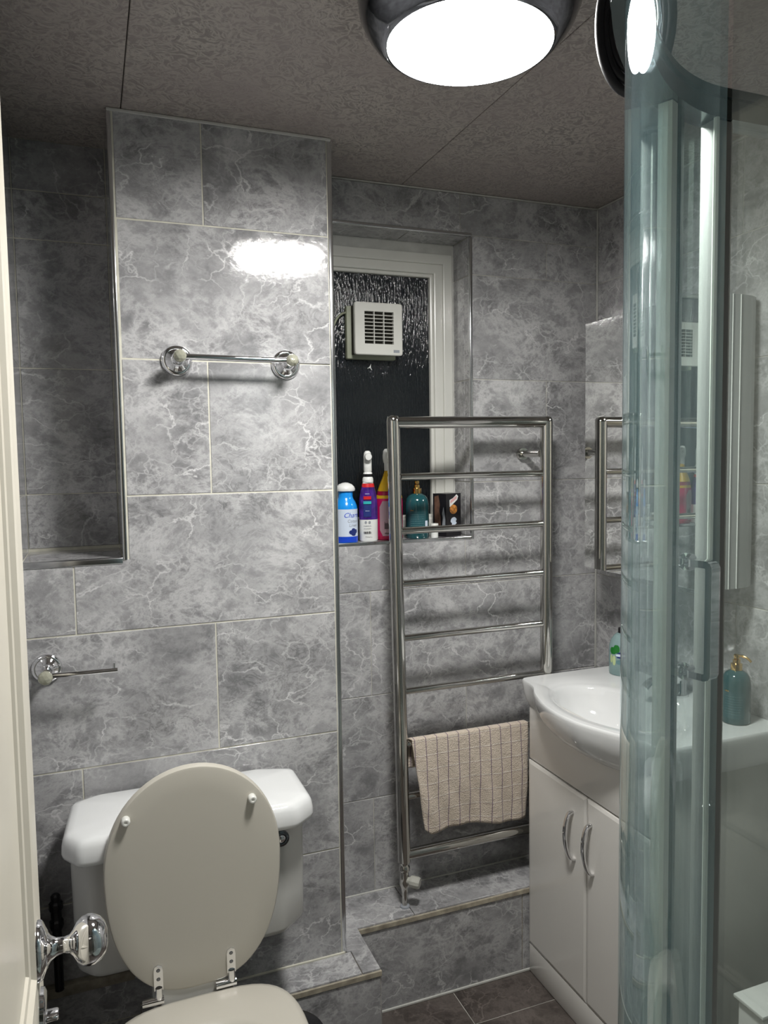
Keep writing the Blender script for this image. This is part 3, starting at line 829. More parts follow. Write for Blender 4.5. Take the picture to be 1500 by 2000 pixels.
for hx in (-.474, -.331):
    h = empty('hinge', (hx, -.266, .45)); h.parent = toi; h.location = Vector((hx, -.266, .45))-ORG[toi.name]
    bm = bmesh.new(); bmesh.ops.create_cube(bm, size=1)
    bm.free()
    leaf = [(hx-.0085, .467), (hx+.0085, .467), (hx+.0088, .506), (hx+.007, .515), (hx, .519), (hx-.007, .515), (hx-.0088, .506)]
    vs_ = [(x, -.2655, z) for x, z in leaf] + [(x, -.2695, z) for x, z in leaf]
    m_ = len(leaf); fs = [tuple(range(m_)), tuple(range(m_, 2*m_))[::-1]] + [(i, (i+1) % m_, m_+(i+1) % m_, m_+i) for i in range(m_)]
    mk('hinge_leaf', vs_, fs, M_CHROME, h)
    tube('hinge_arm', [(hx, -.2675, .472), (hx, -.269, .458), (hx+.001, -.268, .448), (hx+.001, -.262, .436)], .0075, M_CHROME, h, seg=10)
    tube('hinge_barrel', [(hx-.032, -.268, .446), (hx+.009, -.268, .446)], .0082, M_CHROME, h, seg=16)
    for zz in (.508, .490):
        lathe('screw', [(.0, .001), (.003, .001), (.004, 0)], (hx, -.2695, zz), M_DARKCH, h, axis=(0, -1, 0), seg=12)

# stop valve and hose left of the cistern
sv = empty('stop_valve', (-.667, -.0, .36)); tag(sv, 'dark fill pipe with stop valve between the cistern and door', 'pipe')
tube('pipe', [(-.667, -.030, .3605), (-.667, -.030, .50)], .0095, M_BLACK, sv, seg=14)
lathe('valve_body', [(.0, 0), (.013, 0), (.0145, .006), (.0145, .018), (.011, .022), (.011, .040), (.0145, .044), (.0145, .058), (.010, .062), (.010, .074), (.006, .078), (0, .078)], (-.667, -.030, .500), M_BLACK, sv, seg=10, smooth=False)
tube('wall_stub', [(-.667, -.030, .53), (-.667, -.0005, .53)], .007, M_BLACK, sv, seg=12)

# black bin behind the seat
bn = empty('pedal_bin', (-.205, -.20, 0)); tag(bn, 'round black bin on the floor beside the toilet seat', 'bin')
lathe('body', [(.0, 0), (.080, 0), (.084, .004), (.088, .20), (.086, .215)], (-.205, -.20, 0.0), M_BLACK, bn, seg=48)
lathe('bin_lid', [(.089, .212), (.0915, .218), (.0915, .228), (.086, .238), (.06, .246), (.03, .250), (.0, .251)], (-.205, -.20, 0), M_BLACK, bn, seg=48)

# ------------------------------------------------------------------ VANITY UNIT
VY0, VY1 = -.467, .078; VXF = .588
van = empty('vanity_unit', (.75, -.16, 0)); tag(van, 'white gloss two-door vanity cabinet under the basin', 'cabinet')
def vbox(name, *a, mat=M_GLOSSW, parent=van, bev=.0015): return box(name, *a, mat, parent, bev=bev)
vbox('back_panel', XR-.014, XR-.002, VY0+.017, VY1-.017, .262, .80, mat=M_VSIDE)
vbox('base_panel', VXF+.018, XR-.015, VY0+.017, VY1-.017, .086, .10, mat=M_VSIDE)
vbox('side_panel', VXF+.018, XR-.002, VY1-.016, VY1, .002, .80, mat=M_VSIDE)
vbox('side_panel', VXF+.004, XR-.002, VY0, VY0+.016, .002, .832, mat=M_VSIDE)
vbox('front_panel', VXF, VXF+.017, VY0+.001, VY1, .643, .832)
vbox('kickboard', VXF-.001, VXF+.017, VY0+.001, VY1, .002, .086)
GAP = -.1975
for (a, b, hy) in ((GAP+.0015, VY1, -.138), (VY0+.001, GAP-.0015, -.217)):
    # framed slab with chamfered border
    bm = bmesh.new(); bmesh.ops.create_cube(bm, size=1)
    for v in bm.verts: v.co = Vector((VXF+.0075+v.co.x*.018, (a+b)/2+v.co.y*(b-a), (.090+.638)/2+v.co.z*(.638-.090)))
    ff = [f for f in bm.faces if f.normal.x < -.9][0]
    bmesh.ops.inset_region(bm, faces=[ff], thickness=.012, depth=.0025)
    d = from_bm('door', bm, M_GLOSSW, van)
    pth = smoothpath([(VXF-.002, hy, .578), (VXF-.016, hy+.0005, .572), (VXF-.026, hy-.001, .548), (VXF-.030, hy-.003, .515), (VXF-.026, hy-.006, .482), (VXF-.016, hy-.008, .458), (VXF-.002, hy-.009, .453)], 5)
    tube('handle', pth, .005, M_CHROME, d, sect=[(.0065, .0022), (.0045, .0034), (0, .0038), (-.0045, .0034), (-.0065, .0022), (-.0065, -.0022), (0, -.003), (.0065, -.0022)])

# basin -------------------------------------------------------------------
SC = .941
def sc(x, y): return (-.5606+(x+.5606)*SC, -1.7763+(y+1.7763)*SC)
BC = Vector((.68, -.19))
ctrl = [(.9265, .222), (.80, .223), (.690, .222), (.652, .218), (.643, .207), (.641, .170), (.631, .130), (.603, .078), (.580, .012), (.566, -.060), (.564, -.110), (.570, -.170), (.588, -.225), (.608, -.275), (.630, -.325), (.640, -.365), (.642, -.397), (.652, -.408), (.70, -.411), (.80, -.411), (.9265, -.411)]
ctrl = [(sc(x, y)[0] if .11 < k_ < 99 and x < .92 else .9265, sc(x, y)[1]) for k_, (x, y) in enumerate(ctrl, 1)]
YB, YN = sc(0, .222)[1], sc(0, -.411)[1]
def dense_outline(N=160):
    P = smoothpath([(x, y, 0) for x, y in ctrl], 10)
    P = [Vector((p.x, p.y)) for p in P]
    P = [Vector((min(p.x, .9265), p.y)) for p in P]
    # closing edge along the wall
    for k in range(1, 24):
        P.append(Vector((.9265, YN+(YB-YN)*k/24)))
    L = [0]
    for i in range(1, len(P)+1): L.append(L[-1]+(P[i % len(P)]-P[i-1]).length)
    out = []; tot = L[-1]; j = 0
    for k in range(N):
        s = tot*k/N
        while L[j+1] < s: j += 1
        t = (s-L[j])/(L[j+1]-L[j]+1e-9); out.append(P[j].lerp(P[(j+1) % len(P)], t))
    return out
OUT = dense_outline()
IC = Vector(sc(.742, -.095))
def inner_pt(p, f):
    a = math.atan2((p.y-IC.y)/.198, (p.x-IC.x)/.120)
    return Vector((IC.x+.122*f*cos(a), IC.y+.197*f*sin(a)))
def zt(p): return .871
def bring(kind, f, dz):
    out = []
    for p in OUT:
        if kind == 'o': q = Vector((BC.x+(p.x-BC.x)*f if p.x < .92 else p.x, BC.y+(p.y-BC.y)*(1-(1-f)*.40)))
        elif kind == 'm': q = p.lerp(inner_pt(p, 1.0), f)
        else: q = inner_pt(p, f)
        out.append((q.x, q.y, zt(q)+dz))
    return out
rings = [bring('o', .30, -.150), bring('o', .48, -.128), bring('o', .62, -.112), bring('o', .78, -.092), bring('o', .88, -.072), bring('o', .94, -.052), bring('o', .975, -.034), bring('o', .994, -.018), bring('o', 1.0, -.008),
         bring('o', .996, -.002), bring('o', .985, 0.0), bring('m', .30, -.0005), bring('m', .72, -.001), bring('m', .80, -.004), bring('m', .90, -.0065), bring('m', .97, -.008), bring('i', .985, -.013),
         bring('i', .955, -.030), bring('i', .90, -.060), bring('i', .80, -.085), bring('i', .60, -.104), bring('i', .35, -.112), bring('i', .12, -.115)]
bas = loft('basin', rings, M_CERAMIC, None)
tag(bas, 'white ceramic washbasin with bowed front on the vanity cabinet', 'washbasin')
bas['label'] = 'white ceramic washbasin with bowed front on the vanity cabinet'
lathe('plughole', [(.0, .001), (.010, .001), (.012, .003), (.020, .003), (.022, .0)], (IC.x, IC.y, .7575), M_CHROME, bas, seg=28)

# basin tap
def ztp(y): return .871
TXp, TYp = .868, -.20; tz = ztp(TYp)
tap = empty('basin_tap', (TXp, TYp, tz)); tag(tap, 'chrome mixer tap on the back of the washbasin', 'tap')
lathe('tap_body', [(.0, 0), (.027, 0), (.027, .006), (.0235, .010), (.0225, .050), (.024, .062), (.022, .070), (0, .072)], (TXp, TYp, tz-.0005), M_CHROME, tap, seg=32)
tube('spout', smoothpath([(TXp-.010, TYp, tz+.040), (TXp-.045, TYp, tz+.048), (TXp-.085, TYp, tz+.044), (TXp-.105, TYp, tz+.030)], 5), .0125, M_CHROME, tap, seg=18)
tube('lever', smoothpath([(TXp+.006, TYp, tz+.074), (TXp-.010, TYp, tz+.086), (TXp-.045, TYp, tz+.100), (TXp-.070, TYp, tz+.106)], 4), [.012]+[.011]*4+[.009]*4+[.007]*4, M_CHROME, tap, seg=14)

# ------------------------------------------------------------------ MIRROR CABINET
MX = .770
mc = empty('mirror_cabinet', (.85, -.16, 1.185)); tag(mc, 'mirror-fronted wall cabinet with grey curved side above the basin', 'cabinet')
side = [(XR-.001, .070), (MX+.005, .070), (MX+.005, -.396), (.786, -.402), (.82, -.408), (.86, -.408), (.89, -.403), (.912, -.392), (.922, -.378), (XR-.001, -.362)]
prism('cabinet_body', side, 1.190, 1.872, M_CABGREY, mc)
box('mirror', MX, MX+.0045, -.397, .072, 1.185, 1.880, M_MIRROR, mc, bev=.0006, seg=1, smooth=False)
for (x, y) in ((.826, -.4085), (.849, -.4095)):
    tube('edge_strip', [(x, y, 1.190), (x, y, 1.872)], .0013, M_WHITEB, mc, seg=8)

# ------------------------------------------------------------------ EXTRACTOR FAN on the window pane
fan = empty('extractor_fan', (.226, .33, 1.803)); tag(fan, 'square white extractor fan with slatted grille fitted in the window pane', 'extractor fan')
FX0, FX1, FZ0, FZ1, FY = .1525, .2975, 1.803, 1.950, .290
def fan_front():
    gx0, gx1, gz0, gz1 = .1815, .2700, 1.834, 1.925
    bm = bmesh.new()
    outer = rounded([(FX0, FZ0), (FX1, FZ0), (FX1, FZ1), (FX0, FZ1)], .008, 4)
    inner = [(gx0, gz0), (gx1, gz0), (gx1, gz1), (gx0, gz1)]
    # front plate as four sectors per corner group
    n = len(outer); per = n//4
    vo = [bm.verts.new((x, FY+.002, z)) for x, z in outer]
    vo2 = [bm.verts.new((IC2x(x), FY, IC2z(z))) for x, z in outer]
    vi = [bm.verts.new((x, FY, z)) for x, z in inner]
    vb = [bm.verts.new((x, FY+.012, z)) for x, z in inner]
    vbk = [bm.verts.new((x, FY+.014, z)) for x, z in outer]
    for i in range(n):
        k = (i+1) % n
        bm.faces.new((vo[i], vo[k], vo2[k], vo2[i])); bm.faces.new((vbk[i], vbk[k], vo[k], vo[i]))
        c = i//per; cn = k//per
        if c == cn: bm.faces.new((vo2[i], vo2[k], vi[c]))
        else: bm.faces.new((vo2[i], vo2[k], vi[cn], vi[c]))
    for i in range(4):
        k = (i+1) % 4; bm.faces.new((vi[i], vi[k], vb[k], vb[i]))
    return bm
def IC2x(x): return .225+(x-.225)*.97
def IC2z(z): return 1.8765+(z-1.8765)*.97
from_bm('front_plate', fan_front(), M_UPVC, fan)
box('housing', FX0+.004, FX1-.006, FY+.014, .3555, FZ0+.004, FZ1-.006, M_DARKHOLE, fan)
box('housing_rim', FX0-.010, FX1-.004, .334, .3555, FZ0-.008, FZ1-.004, M_CABLE, fan, bev=.004)
for k in range(8):
    z = 1.834 + (k+1)*(.091/9)
    box('grille_slat', .1815, .2700, FY+.0005, FY+.010, z-.0009, z+.0009, M_UPVC, fan)
for x in (.211, .2405): box('grille_bar', x-.001, x+.001, FY+.0002, FY+.010, 1.834, 1.925, M_UPVC, fan)
box('badge', .269, .287, FY-.0008, FY+.0005, 1.8105, 1.8185, M_GREYP, fan)
tube('fan_cable', smoothpath([(.150, .345, 1.928), (.130, .335, 1.922), (.108, .320, 1.903), (.085, .305, 1.86), (.055, .300, 1.80), (.0135, .300, 1.775)], 6), .0032, M_CABLE, fan, seg=10)
st = empty('window_hook', (.219, .355, 1.772)); tag(st, 'tiny three-armed white hook on the dark window pane under the fan', 'hook')
for a in (75, 200, 305):
    a = radians(a); tube('hook_arm', [(.219, .353, 1.775), (.219+.009*cos(a), .352, 1.775+.010*sin(a))], [.0016, .0008], M_WHITEB, st, seg=8)
lathe('hook_base', [(.0, .004), (.002, .004), (.003, 0)], (.219, .3555, 1.775), M_WHITEB, st, axis=(0, -1, 0), seg=12)

# ------------------------------------------------------------------ TEXT (lettering wrapped on bottles)
def lettering(txt, size, c, R_, zc, mat, parent, name='lettering', ang=0.0, shear=0.0, flat=None, stretch=1.0):
    cu = bpy.data.curves.new('tmp', 'FONT'); cu.body = txt; cu.size = size; cu.align_x = 'CENTER'; cu.align_y = 'CENTER'; cu.shear = shear
    cu.resolution_u = 3
    to = bpy.data.objects.new('tmp', cu); COL.objects.link(to)
    dg = bpy.context.evaluated_depsgraph_get(); me = bpy.data.meshes.new_from_object(to.evaluated_get(dg))
    vs_ = [v.co.copy() for v in me.vertices]; fs = [tuple(p.vertices) for p in me.polygons]
    bpy.data.objects.remove(to, do_unlink=True); bpy.data.curves.remove(cu)
    out = []
    for v in vs_:
        if flat:   # flat = (origin, U, V)
            o_, U, V = flat; out.append(Vector(o_)+Vector(U)*v.x*stretch+Vector(V)*v.y)
        else:
            t = ang + v.x*stretch/R_
            out.append((c[0]+R_*sin(t), c[1]-R_*cos(t), zc+v.y))
    return mk(name, out, fs, mat, parent)
def wrap_patch(name, c, R_, a0, a1, z0, z1, mat, parent, n=10, rnd=0.0, sy=1.0):
    """thin label patch on a cylinder"""
    vs_, fs = [], []
    for j in range(7):
        v = j/6; z = z0+(z1-z0)*v
        for i in range(n+1):
            u = i/n; sh = 1.0
            if rnd:
                e = abs(2*v-1); sh = (1-max(0, e-(1-rnd))**2/(rnd**2)*.55)
            t = (a0+a1)/2+(a1-a0)*(u-.5)*sh
            vs_.append((c[0]+R_*sin(t), c[1]-R_*cos(t)*sy, z))
    W = n+1
    for j in range(6):
        for i in range(n): fs.append((j*W+i, j*W+i+1, (j+1)*W+i+1, (j+1)*W+i))
    return mk(name, vs_, fs, mat, parent, True)
SZ = WZ0+.0004
VA = -radians(20)      # direction towards the camera, seen from the sill
# blue air freshener ---------------------------------------------------------
bc = (.106, .262)
sp_ = empty('air_freshener', (*bc, SZ)); tag(sp_, 'blue and white air freshener with white cap at the left end of the windowsill', 'air freshener')
lathe('body', [(.0, 0), (.031, 0), (.0325, .003), (.0325, .096), (.031, .104), (.027, .114), (.022, .122), (.020, .130), (.0205, .142), (.018, .145), (0, .145)], (*bc, SZ), M_BLUE, sp_, seg=40)
lathe('cap', [(.019, 0), (.026, .001), (.0275, .006), (.025, .013), (.018, .020), (.008, .024), (0, .025)], (*bc, SZ+.143), M_WHITEB, sp_, seg=36)
lathe('label_sleeve', [(.0330, .018), (.0330, .094)], (*bc, SZ), M_LABELB, sp_, seg=40, cap=False)
lathe('base_band', [(.0331, .002), (.0331, .018)], (*bc, SZ), M_BLUE2, sp_, seg=40, cap=False)
lettering('Charm', .019, bc, .0335, SZ+.077, M_BLUE2, sp_, ang=VA+.62, shear=.35)
lettering('Cotton', .012, bc, .0335, SZ+.061, M_LABELB if False else M_GREYP, sp_, ang=VA+.68, shear=.2)
lettering('Linen', .012, bc, .0335, SZ+.049, M_GREYP, sp_, ang=VA+.68, shear=.2)
for k, (da, dz, rr) in enumerate(((.50, .030, .008), (.72, .026, .009), (.92, .032, .008), (.70, .036, .007))):
    wrap_patch('flower_print', bc, .0334+.0001*k, VA+da-rr/.033*.9, VA+da+rr/.033*.9, SZ+dz-rr*.7, SZ+dz+rr*.7, M_NAVY, sp_, rnd=.9)
# white and purple trigger spray ---------------------------------------------
pc = (.1735, .262)
ws = empty('trigger_spray', (*pc, SZ)); tag(ws, 'white trigger spray bottle with purple and red sleeve on the windowsill', 'spray bottle')
lathe('body', [(.0, 0), (.024, 0), (.0272, .004), (.0272, .100), (.026, .118), (.023, .138), (.0195, .150), (.0155, .166), (.0135, .172), (0, .172)], (*pc, SZ), M_WHITEB, ws, seg=40, sy=.72)
lathe('sleeve', [(.0276, .062), (.0276, .100), (.0265, .118), (.0234, .138), (.0200, .150), (.0186, .155)], (*pc, SZ), M_PURPLE, ws, seg=40, cap=False, sy=.74)
lathe('red_band', [(.0190, .153), (.0168, .1635)], (*pc, SZ), M_RED, ws, seg=40, cap=False, sy=.80)
lathe('neck', [(.0, 0), (.0150, 0), (.0160, .004), (.0150, .012), (.0128, .016), (0, .016)], (*pc, SZ+.166), M_WHITEB, ws, seg=32)
lathe('collar', [(.0, 0), (.0128, 0), (.0128, .008), (0, .008)], (*pc, SZ+.182), M_BLACK, ws, seg=28)
th = lathe('trigger_head', [(.0, 0), (.0128, 0), (.0128, .003), (.0105, .006), (.0118, .008), (.0116, .030), (.0112, .050), (.0098, .060), (.006, .065), (0, .066)], (*pc, SZ+.190), M_WHITEB, ws, seg=28)
lathe('nozzle', [(.0, 0), (.0100, 0), (.0105, .010), (.0098, .020), (.0085, .0225), (0, .023)], (pc[0]+.000, pc[1]-.006, SZ+.240), M_WHITEB, th, axis=(-.30, -.95, -.10), seg=24)
wrap_patch('red_panel', pc, .0285, VA-.42, VA+.38, SZ+.119, SZ+.128, M_RED, ws, sy=.80)
wrap_patch('teal_panel', pc, .0293, VA-.42, VA+.38, SZ+.106, SZ+.114, M_TEALP, ws, sy=.78)
wrap_patch('navy_panel', pc, .0292, VA-.42, VA+.38, SZ+.070, SZ+.104, M_NAVY, ws, sy=.76)
def marks(parent, c, R_, z, n, wd, hgt, a0, a1, mat, name='print', sy=.76, seed=1):
    """a row of small illegible print marks"""
    rnd = random.Random(seed); vs_, fs = [], []; a = a0
    while a < a1:
        wv = wd*rnd.uniform(.4, 1.3)/R_
        b = len(vs_); hh = hgt*rnd.uniform(.6, 1)
        for t, zz in ((a, z), (min(a+wv, a1), z), (min(a+wv, a1), z+hh), (a, z+hh)):
            vs_.append((c[0]+R_*sin(t), c[1]-R_*cos(t)*sy, zz))
        fs.append((b, b+1, b+2, b+3)); a += wv+wd*.45/R_
    return mk(name, vs_, fs, mat, parent)
marks(ws, pc, .0296, SZ+.086, 6, .002, .0018, VA-.2, VA+.2, M_LABELB, seed=3)
marks(ws, pc, .0296, SZ+.134-.0, 6, .002, .0016, VA-.22, VA+.2, M_LABELB, seed=5, sy=.74)
for dx in (-.20, .20): wrap_patch('pictogram', pc, .0281, VA+dx-.12, VA+dx+.12, SZ+.051, SZ+.058, M_GREYP, ws, rnd=.8, sy=.76)
marks(ws, pc, .0280, SZ+.043, 8, .0018, .003, VA-.42, VA+.36, M_GREYP, seed=8)
marks(ws, pc, .0280, SZ+.036, 8, .0022, .002, VA-.42, VA+.36, M_GREYP, seed=9)
marks(ws, pc, .0280, SZ+.022, 8, .0030, .0075, VA-.42, VA+.38, M_INK, seed=11)
lettering('750ml e', .0062, pc, .0279, SZ+.013, M_INK, ws, ang=VA)
# pink stain remover --------------------------------------------------------
kc = (.2415, .272)
pk = empty('stain_remover', (*kc, SZ)); tag(pk, 'pink and yellow trigger bottle behind the radiator post on the windowsill', 'spray bottle')
lathe('body', [(.0, 0), (.036, 0), (.040, .004), (.0405, .050), (.0405, .108), (.039, .120)], (*kc, SZ), M_PINK, pk, seg=44, sy=.62)
lathe('yellow_band', [(.0395, .119), (.0375, .129)], (*kc, SZ), M_YELLOW, pk, seg=44, sy=.63, cap=False)
lathe('dark_band', [(.0376, .128), (.0345, .141)], (*kc, SZ), M_PINK2, pk, seg=44, sy=.66, cap=False)
lathe('shoulder', [(.0346, .140), (.028, .158), (.020, .176), (.0145, .192), (.0125, .200), (0, .200)], (*kc, SZ), M_YELLOW, pk, seg=40, sy=.75, cap=False)
lathe('neck', [(.0, 0), (.0095, 0), (.0095, .024), (0, .024)], (kc[0]-.004, kc[1], SZ+.198), M_WHITEB, pk, seg=24)
th = lathe('trigger_head', [(.0, 0), (.009, 0), (.0115, .012), (.0115, .022), (.010, .034), (.006, .040), (0, .041)], (kc[0]-.006, kc[1], SZ+.220), M_WHITEB, pk, seg=24)
tube('nozzle', [(kc[0]-.006, kc[1], SZ+.248), (kc[0]+.022, kc[1]-.022, SZ+.244)], [.0085, .007], M_WHITEB, th, seg=16)
wrap_patch('label', kc, .0410, -1.02, -.06, SZ+.012, SZ+.112, M_LABELP, pk, rnd=.35, sy=.64)
for k in range(9):
    marks(pk, kc, .0414, SZ+.056+k*.0055, 8, .003, .0012, -.92, -.18, M_GREYP, seed=20+k, sy=.645)
marks(pk, kc, .0414, SZ+.032, 8, .0012, .022, -.62, -.18, M_INK, seed=40, sy=.645)
marks(pk, kc, .0414, SZ+.018, 8, .002, .004, -.6, -.2, M_INK, seed=41, sy=.645)
lathe('base_band', [(.0401, .002), (.0411, .010)], (*kc, SZ), M_PINK2, pk, seg=44, sy=.625, cap=False)
# soap bottles ----------------------------------------------------------------
def soap(root_name, c, z0, R_, h, label, cat, facing, pump_dir, big=True):
    s = h/.13
    e = empty(root_name, (c[0], c[1], z0)); tag(e, label, cat)
    lathe('body', [(.0, 0), (R_*.93, 0), (R_, .003), (R_, h*.70), (R_*.97, h*.80), (R_*.88, h*.89), (R_*.72, h*.95), (R_*.50, h*.985), (R_*.38, h), (0, h)], (*c, z0), M_TEALSOAP, e, seg=44)
    zc = z0+h
    pl = lathe('collar', [(.0, 0), (.0125, 0), (.013, .002), (.013, .016), (.0085, .0175), (.0085, .026), (.0045, .028), (.0045, .030), (.0, .030)], (*c, zc-.001), M_GOLD, e, seg=32)
    d = Vector((pump_dir[0], pump_dir[1], 0)).normalized(); q = Vector((c[0], c[1], zc+.030))
    lathe('pump_head', [(.0, 0), (.0062, 0), (.0068, .002), (.0068, .007), (.005, .0085), (0, .009)], (c[0], c[1], zc+.0285), M_GOLD, e, seg=20)
    tube('pump_spout', smoothpath([q+Vector((0, 0, .004)), q+d*.014+Vector((0, 0, .005)), q+d*.026+Vector((0, 0, .001)), q+d*.034+Vector((0, 0, -.006))], 4), .0030, M_GOLD, e, seg=12)
    wrap_patch('label', c, R_+.0004, facing-.75, facing+.75, z0+h*.12, z0+h*.62, pmat('soap_label', (.022, .085, .10), .25), e)
    for k in range(8):
        marks(e, c, R_+.0008, z0+h*(.20+.048*k), 8, .004, .0011, facing-.6, facing+.55, M_TEXTT, seed=60+k, sy=1.0)
    marks(e, c, R_+.0008, z0+h*.62, 4, .003, .004, facing-.65, facing-.35, M_GOLD, seed=80, sy=1.0)
    return e
tsc = (.327, .268)
ts = soap('soap_dispenser', tsc, SZ, .0345, .130, 'teal soap bottle with gold pump on the windowsill beside the black box', 'soap dispenser', VA, (.35, .94))
wrap_patch('barcode_label', tsc, .0355, .30, .58, SZ+.020, SZ+.052, M_LABELB, ts)
for k in range(5): marks(ts, tsc, .0353, SZ+.018, 3, .003, .003, -1.0+.22*k, -.86+.22*k, (M_RED, M_ORANGE, M_YELLOW, M_PALEG, M_PALEG)[k], seed=k, sy=1.0)
bsc = (.852, -.412)
soap('soap_dispenser', bsc, ztp(-.37)+.0004, .0325, .125, 'teal soap bottle with gold pump on the near end of the washbasin', 'soap dispenser', -.95, (.35, -.9))
# green clear soap bottle
gc = (.868, .025); gz = ztp(.10)+.0004
gs = empty('soap_bottle', (*gc, gz)); tag(gs, 'clear soap bottle with green leaf print on the far end of the washbasin', 'soap dispenser')
lathe('body', [(.0, 0), (.034, 0), (.037, .004), (.0375, .070), (.036, .085), (.031, .101), (.022, .114), (.014, .120), (0, .120)], (*gc, gz), M_GREENSOAP, gs, seg=40)
lathe('pump_collar', [(.0, 0), (.012, 0), (.012, .016), (.006, .018), (.005, .034), (0, .034)], (*gc, gz+.118), M_BLACK, gs, seg=24)
tube('pump_spout', [(gc[0]+.004, gc[1], gz+.152), (gc[0]-.012, gc[1]-.030, gz+.150)], [.006, .0035], M_BLACK, gs, seg=12)
GA = -.95
for (da, z0, z1, dw, mt) in ((-.45, .062, .082, .30, M_GREENP), (-.15, .066, .090, .25, M_GREENP), (.25, .064, .070, .4, M_NAVY), (.25, .052, .057, .4, M_NAVY), (-.35, .030, .058, .14, M_PALEG), (-.62, .036, .060, .12, M_PALEG), (.15, .057, .064, .35, M_LABELB), (.2, .034, .047, .4, M_TEXTT)):
    wrap_patch('leaf_print', gc, .0379, GA+da-dw, GA+da+dw, gz+z0, gz+z1, mt, gs, rnd=.8)
# black chocolate box
bx = empty('carton', (.424, .272, SZ)); tag(bx, 'small black carton with caramel print on the right end of the windowsill', 'box')
A = Vector((.4105, .2465)); Bp = Vector((.4680, .2660)); Cp = Vector((.3905, .2950)); Dp = Bp+Cp-A
prism('carton_body', [tuple(A), tuple(Bp), tuple(Dp), tuple(Cp)], SZ, SZ+.127, M_BOX, bx)
U = Vector(((Bp-A).x, (Bp-A).y, 0)).normalized(); Nn = Vector((U.y, -U.x, 0)); Oa = Vector((A.x, A.y, SZ))+Nn*.0004
def flatpoly(name, pts, mat, h=0.0, O=Oa, UU=U, NN=Nn):
    v = [O+UU*p[0]+Vector((0, 0, p[1]))+NN*h for p in pts]; return mk(name, v, [tuple(range(len(v)))], mat, bx)
flatpoly('banner_print', [(.014, .088), (.014, .108), (.028, .113), (.043, .124), (.050, .118), (.046, .108), (.030, .097), (.018, .088)], M_WHITEB)
for k in range(5): flatpoly('banner_mark', [(.018+.0052*k, .098+.0026*k), (.0205+.0052*k, .0995+.0026*k), (.0215+.0052*k, .109+.0026*k), (.019+.0052*k, .1075+.0026*k)], M_RED, .0002)
flatpoly('caramel_print', [(.030+.0155*cos(t), .080+.014*sin(t)) for t in [2*pi*k/18 for k in range(18)]], M_ORANGE, .0001)
flatpoly('pale_print', [(.031+.0135*cos(t)*(1 if k % 4 else .6), .044+.013*sin(t)) for k, t in [(k, 2*pi*k/14) for k in range(14)]], M_LABELB, .0001)
U2 = Vector(((Cp-A).x, (Cp-A).y, 0)).normalized(); N2 = Vector((-U2.y, U2.x, 0))
if N2.dot(Vector((-1, -1, 0))) < 0: N2 = -N2
O2 = Vector((A.x, A.y, SZ))+N2*.0004
flatpoly('swirl_print', [(.004, .025), (.009, .022), (.016, .030), (.013, .055), (.016, .068), (.010, .088), (.006, .070), (.003, .050)], M_GREYP, 0, O2, U2, N2)
flatpoly('brown_print', [(.022, .025), (.046, .025), (.046, .118), (.030, .122), (.024, .095), (.027, .075), (.022, .06)], M_BROWN, 0, O2, U2, N2)
jr_ = empty('small_jar', (.374, .2505, SZ)); tag(jr_, 'tiny white jar on the windowsill between teal bottle and black carton', 'jar')
lathe('body', [(.0, 0), (.0105, 0), (.0112, .002), (.0112, .030), (0, .030)], (.374, .2505, SZ), M_WHITEB, jr_, seg=24)
lathe('jar_lid', [(.0118, 0), (.0118, .010), (.011, .0115), (0, .012)], (.374, .2505, SZ+.030), M_PLASTICW, jr_, seg=24)

# ------------------------------------------------------------------ SHOWER ENCLOSURE
TOP = 1.95; BOT = .15
sh = empty('shower_enclosure', (.35, -1.45, 0)); tag(sh, 'glass shower enclosure with curved doors and chrome rails at the right', 'shower enclosure')
B = (.172, -1.02); T = (-.090, -1.185); L = (-.170, -1.38)
arc1 = bez(B, (B[0]-.085, B[1]), (T[0]+.6225*.115, T[1]+.7826*.115), T, 28)
arc2 = bez(T, (T[0]-.6225*.075, T[1]-.7826*.075), (L[0], L[1]+.06), L, 20)
path_all = [(XR-.002, B[1])] + arc1 + arc2[1:] + [(L[0], YF+.002)]
def offs(path, d):
    out = []
    for i, p in enumerate(path):
        a = Vector(path[max(i-1, 0)]); b = Vector(path[min(i+1, len(path)-1)])
        t = (b-a).normalized(); out.append((p[0]+t.y*d, p[1]-t.x*d))
    return out
def sheet(name, path, th, z0, z1, mat, parent, off=0.0):
    a = offs(path, off-th/2); b = offs(path, off+th/2); n = len(path)
    vs_ = [(x, y, z) for P in (a, b) for z in (z0, z1) for x, y in P]
    f = lambda s, z, i: s*2*n+z*n+i
    fs = []
    for i in range(n-1):
        fs += [(f(0, 0, i), f(0, 0, i+1), f(0, 1, i+1), f(0, 1, i)), (f(1, 0, i), f(1, 1, i), f(1, 1, i+1), f(1, 0, i+1)),
               (f(0, 1, i), f(0, 1, i+1), f(1, 1, i+1), f(1, 1, i)), (f(0, 0, i), f(1, 0, i), f(1, 0, i+1), f(0, 0, i+1))]
    fs += [(f(0, 0, 0), f(0, 1, 0), f(1, 1, 0), f(1, 0, 0)), (f(0, 0, n-1), f(1, 0, n-1), f(1, 1, n-1), f(0, 1, n-1))]
    return mk(name, vs_, fs, mat, parent, True)
sheet('top_rail', path_all, .030, TOP-.036, TOP, M_RAIL, sh)
sheet('rail_lip', path_all, .036, TOP-.012, TOP-.004, M_RAIL, sh)
sheet('bottom_rail', path_all, .030, BOT, BOT+.025, M_TRIM, sh)
SI = 9         # index on arc1 where the doors meet
G = .0015
sheet('side_glass', [(XR-.02, B[1]), (.182, B[1])], .006, BOT+.02, TOP-.03, M_GLASS, sh)
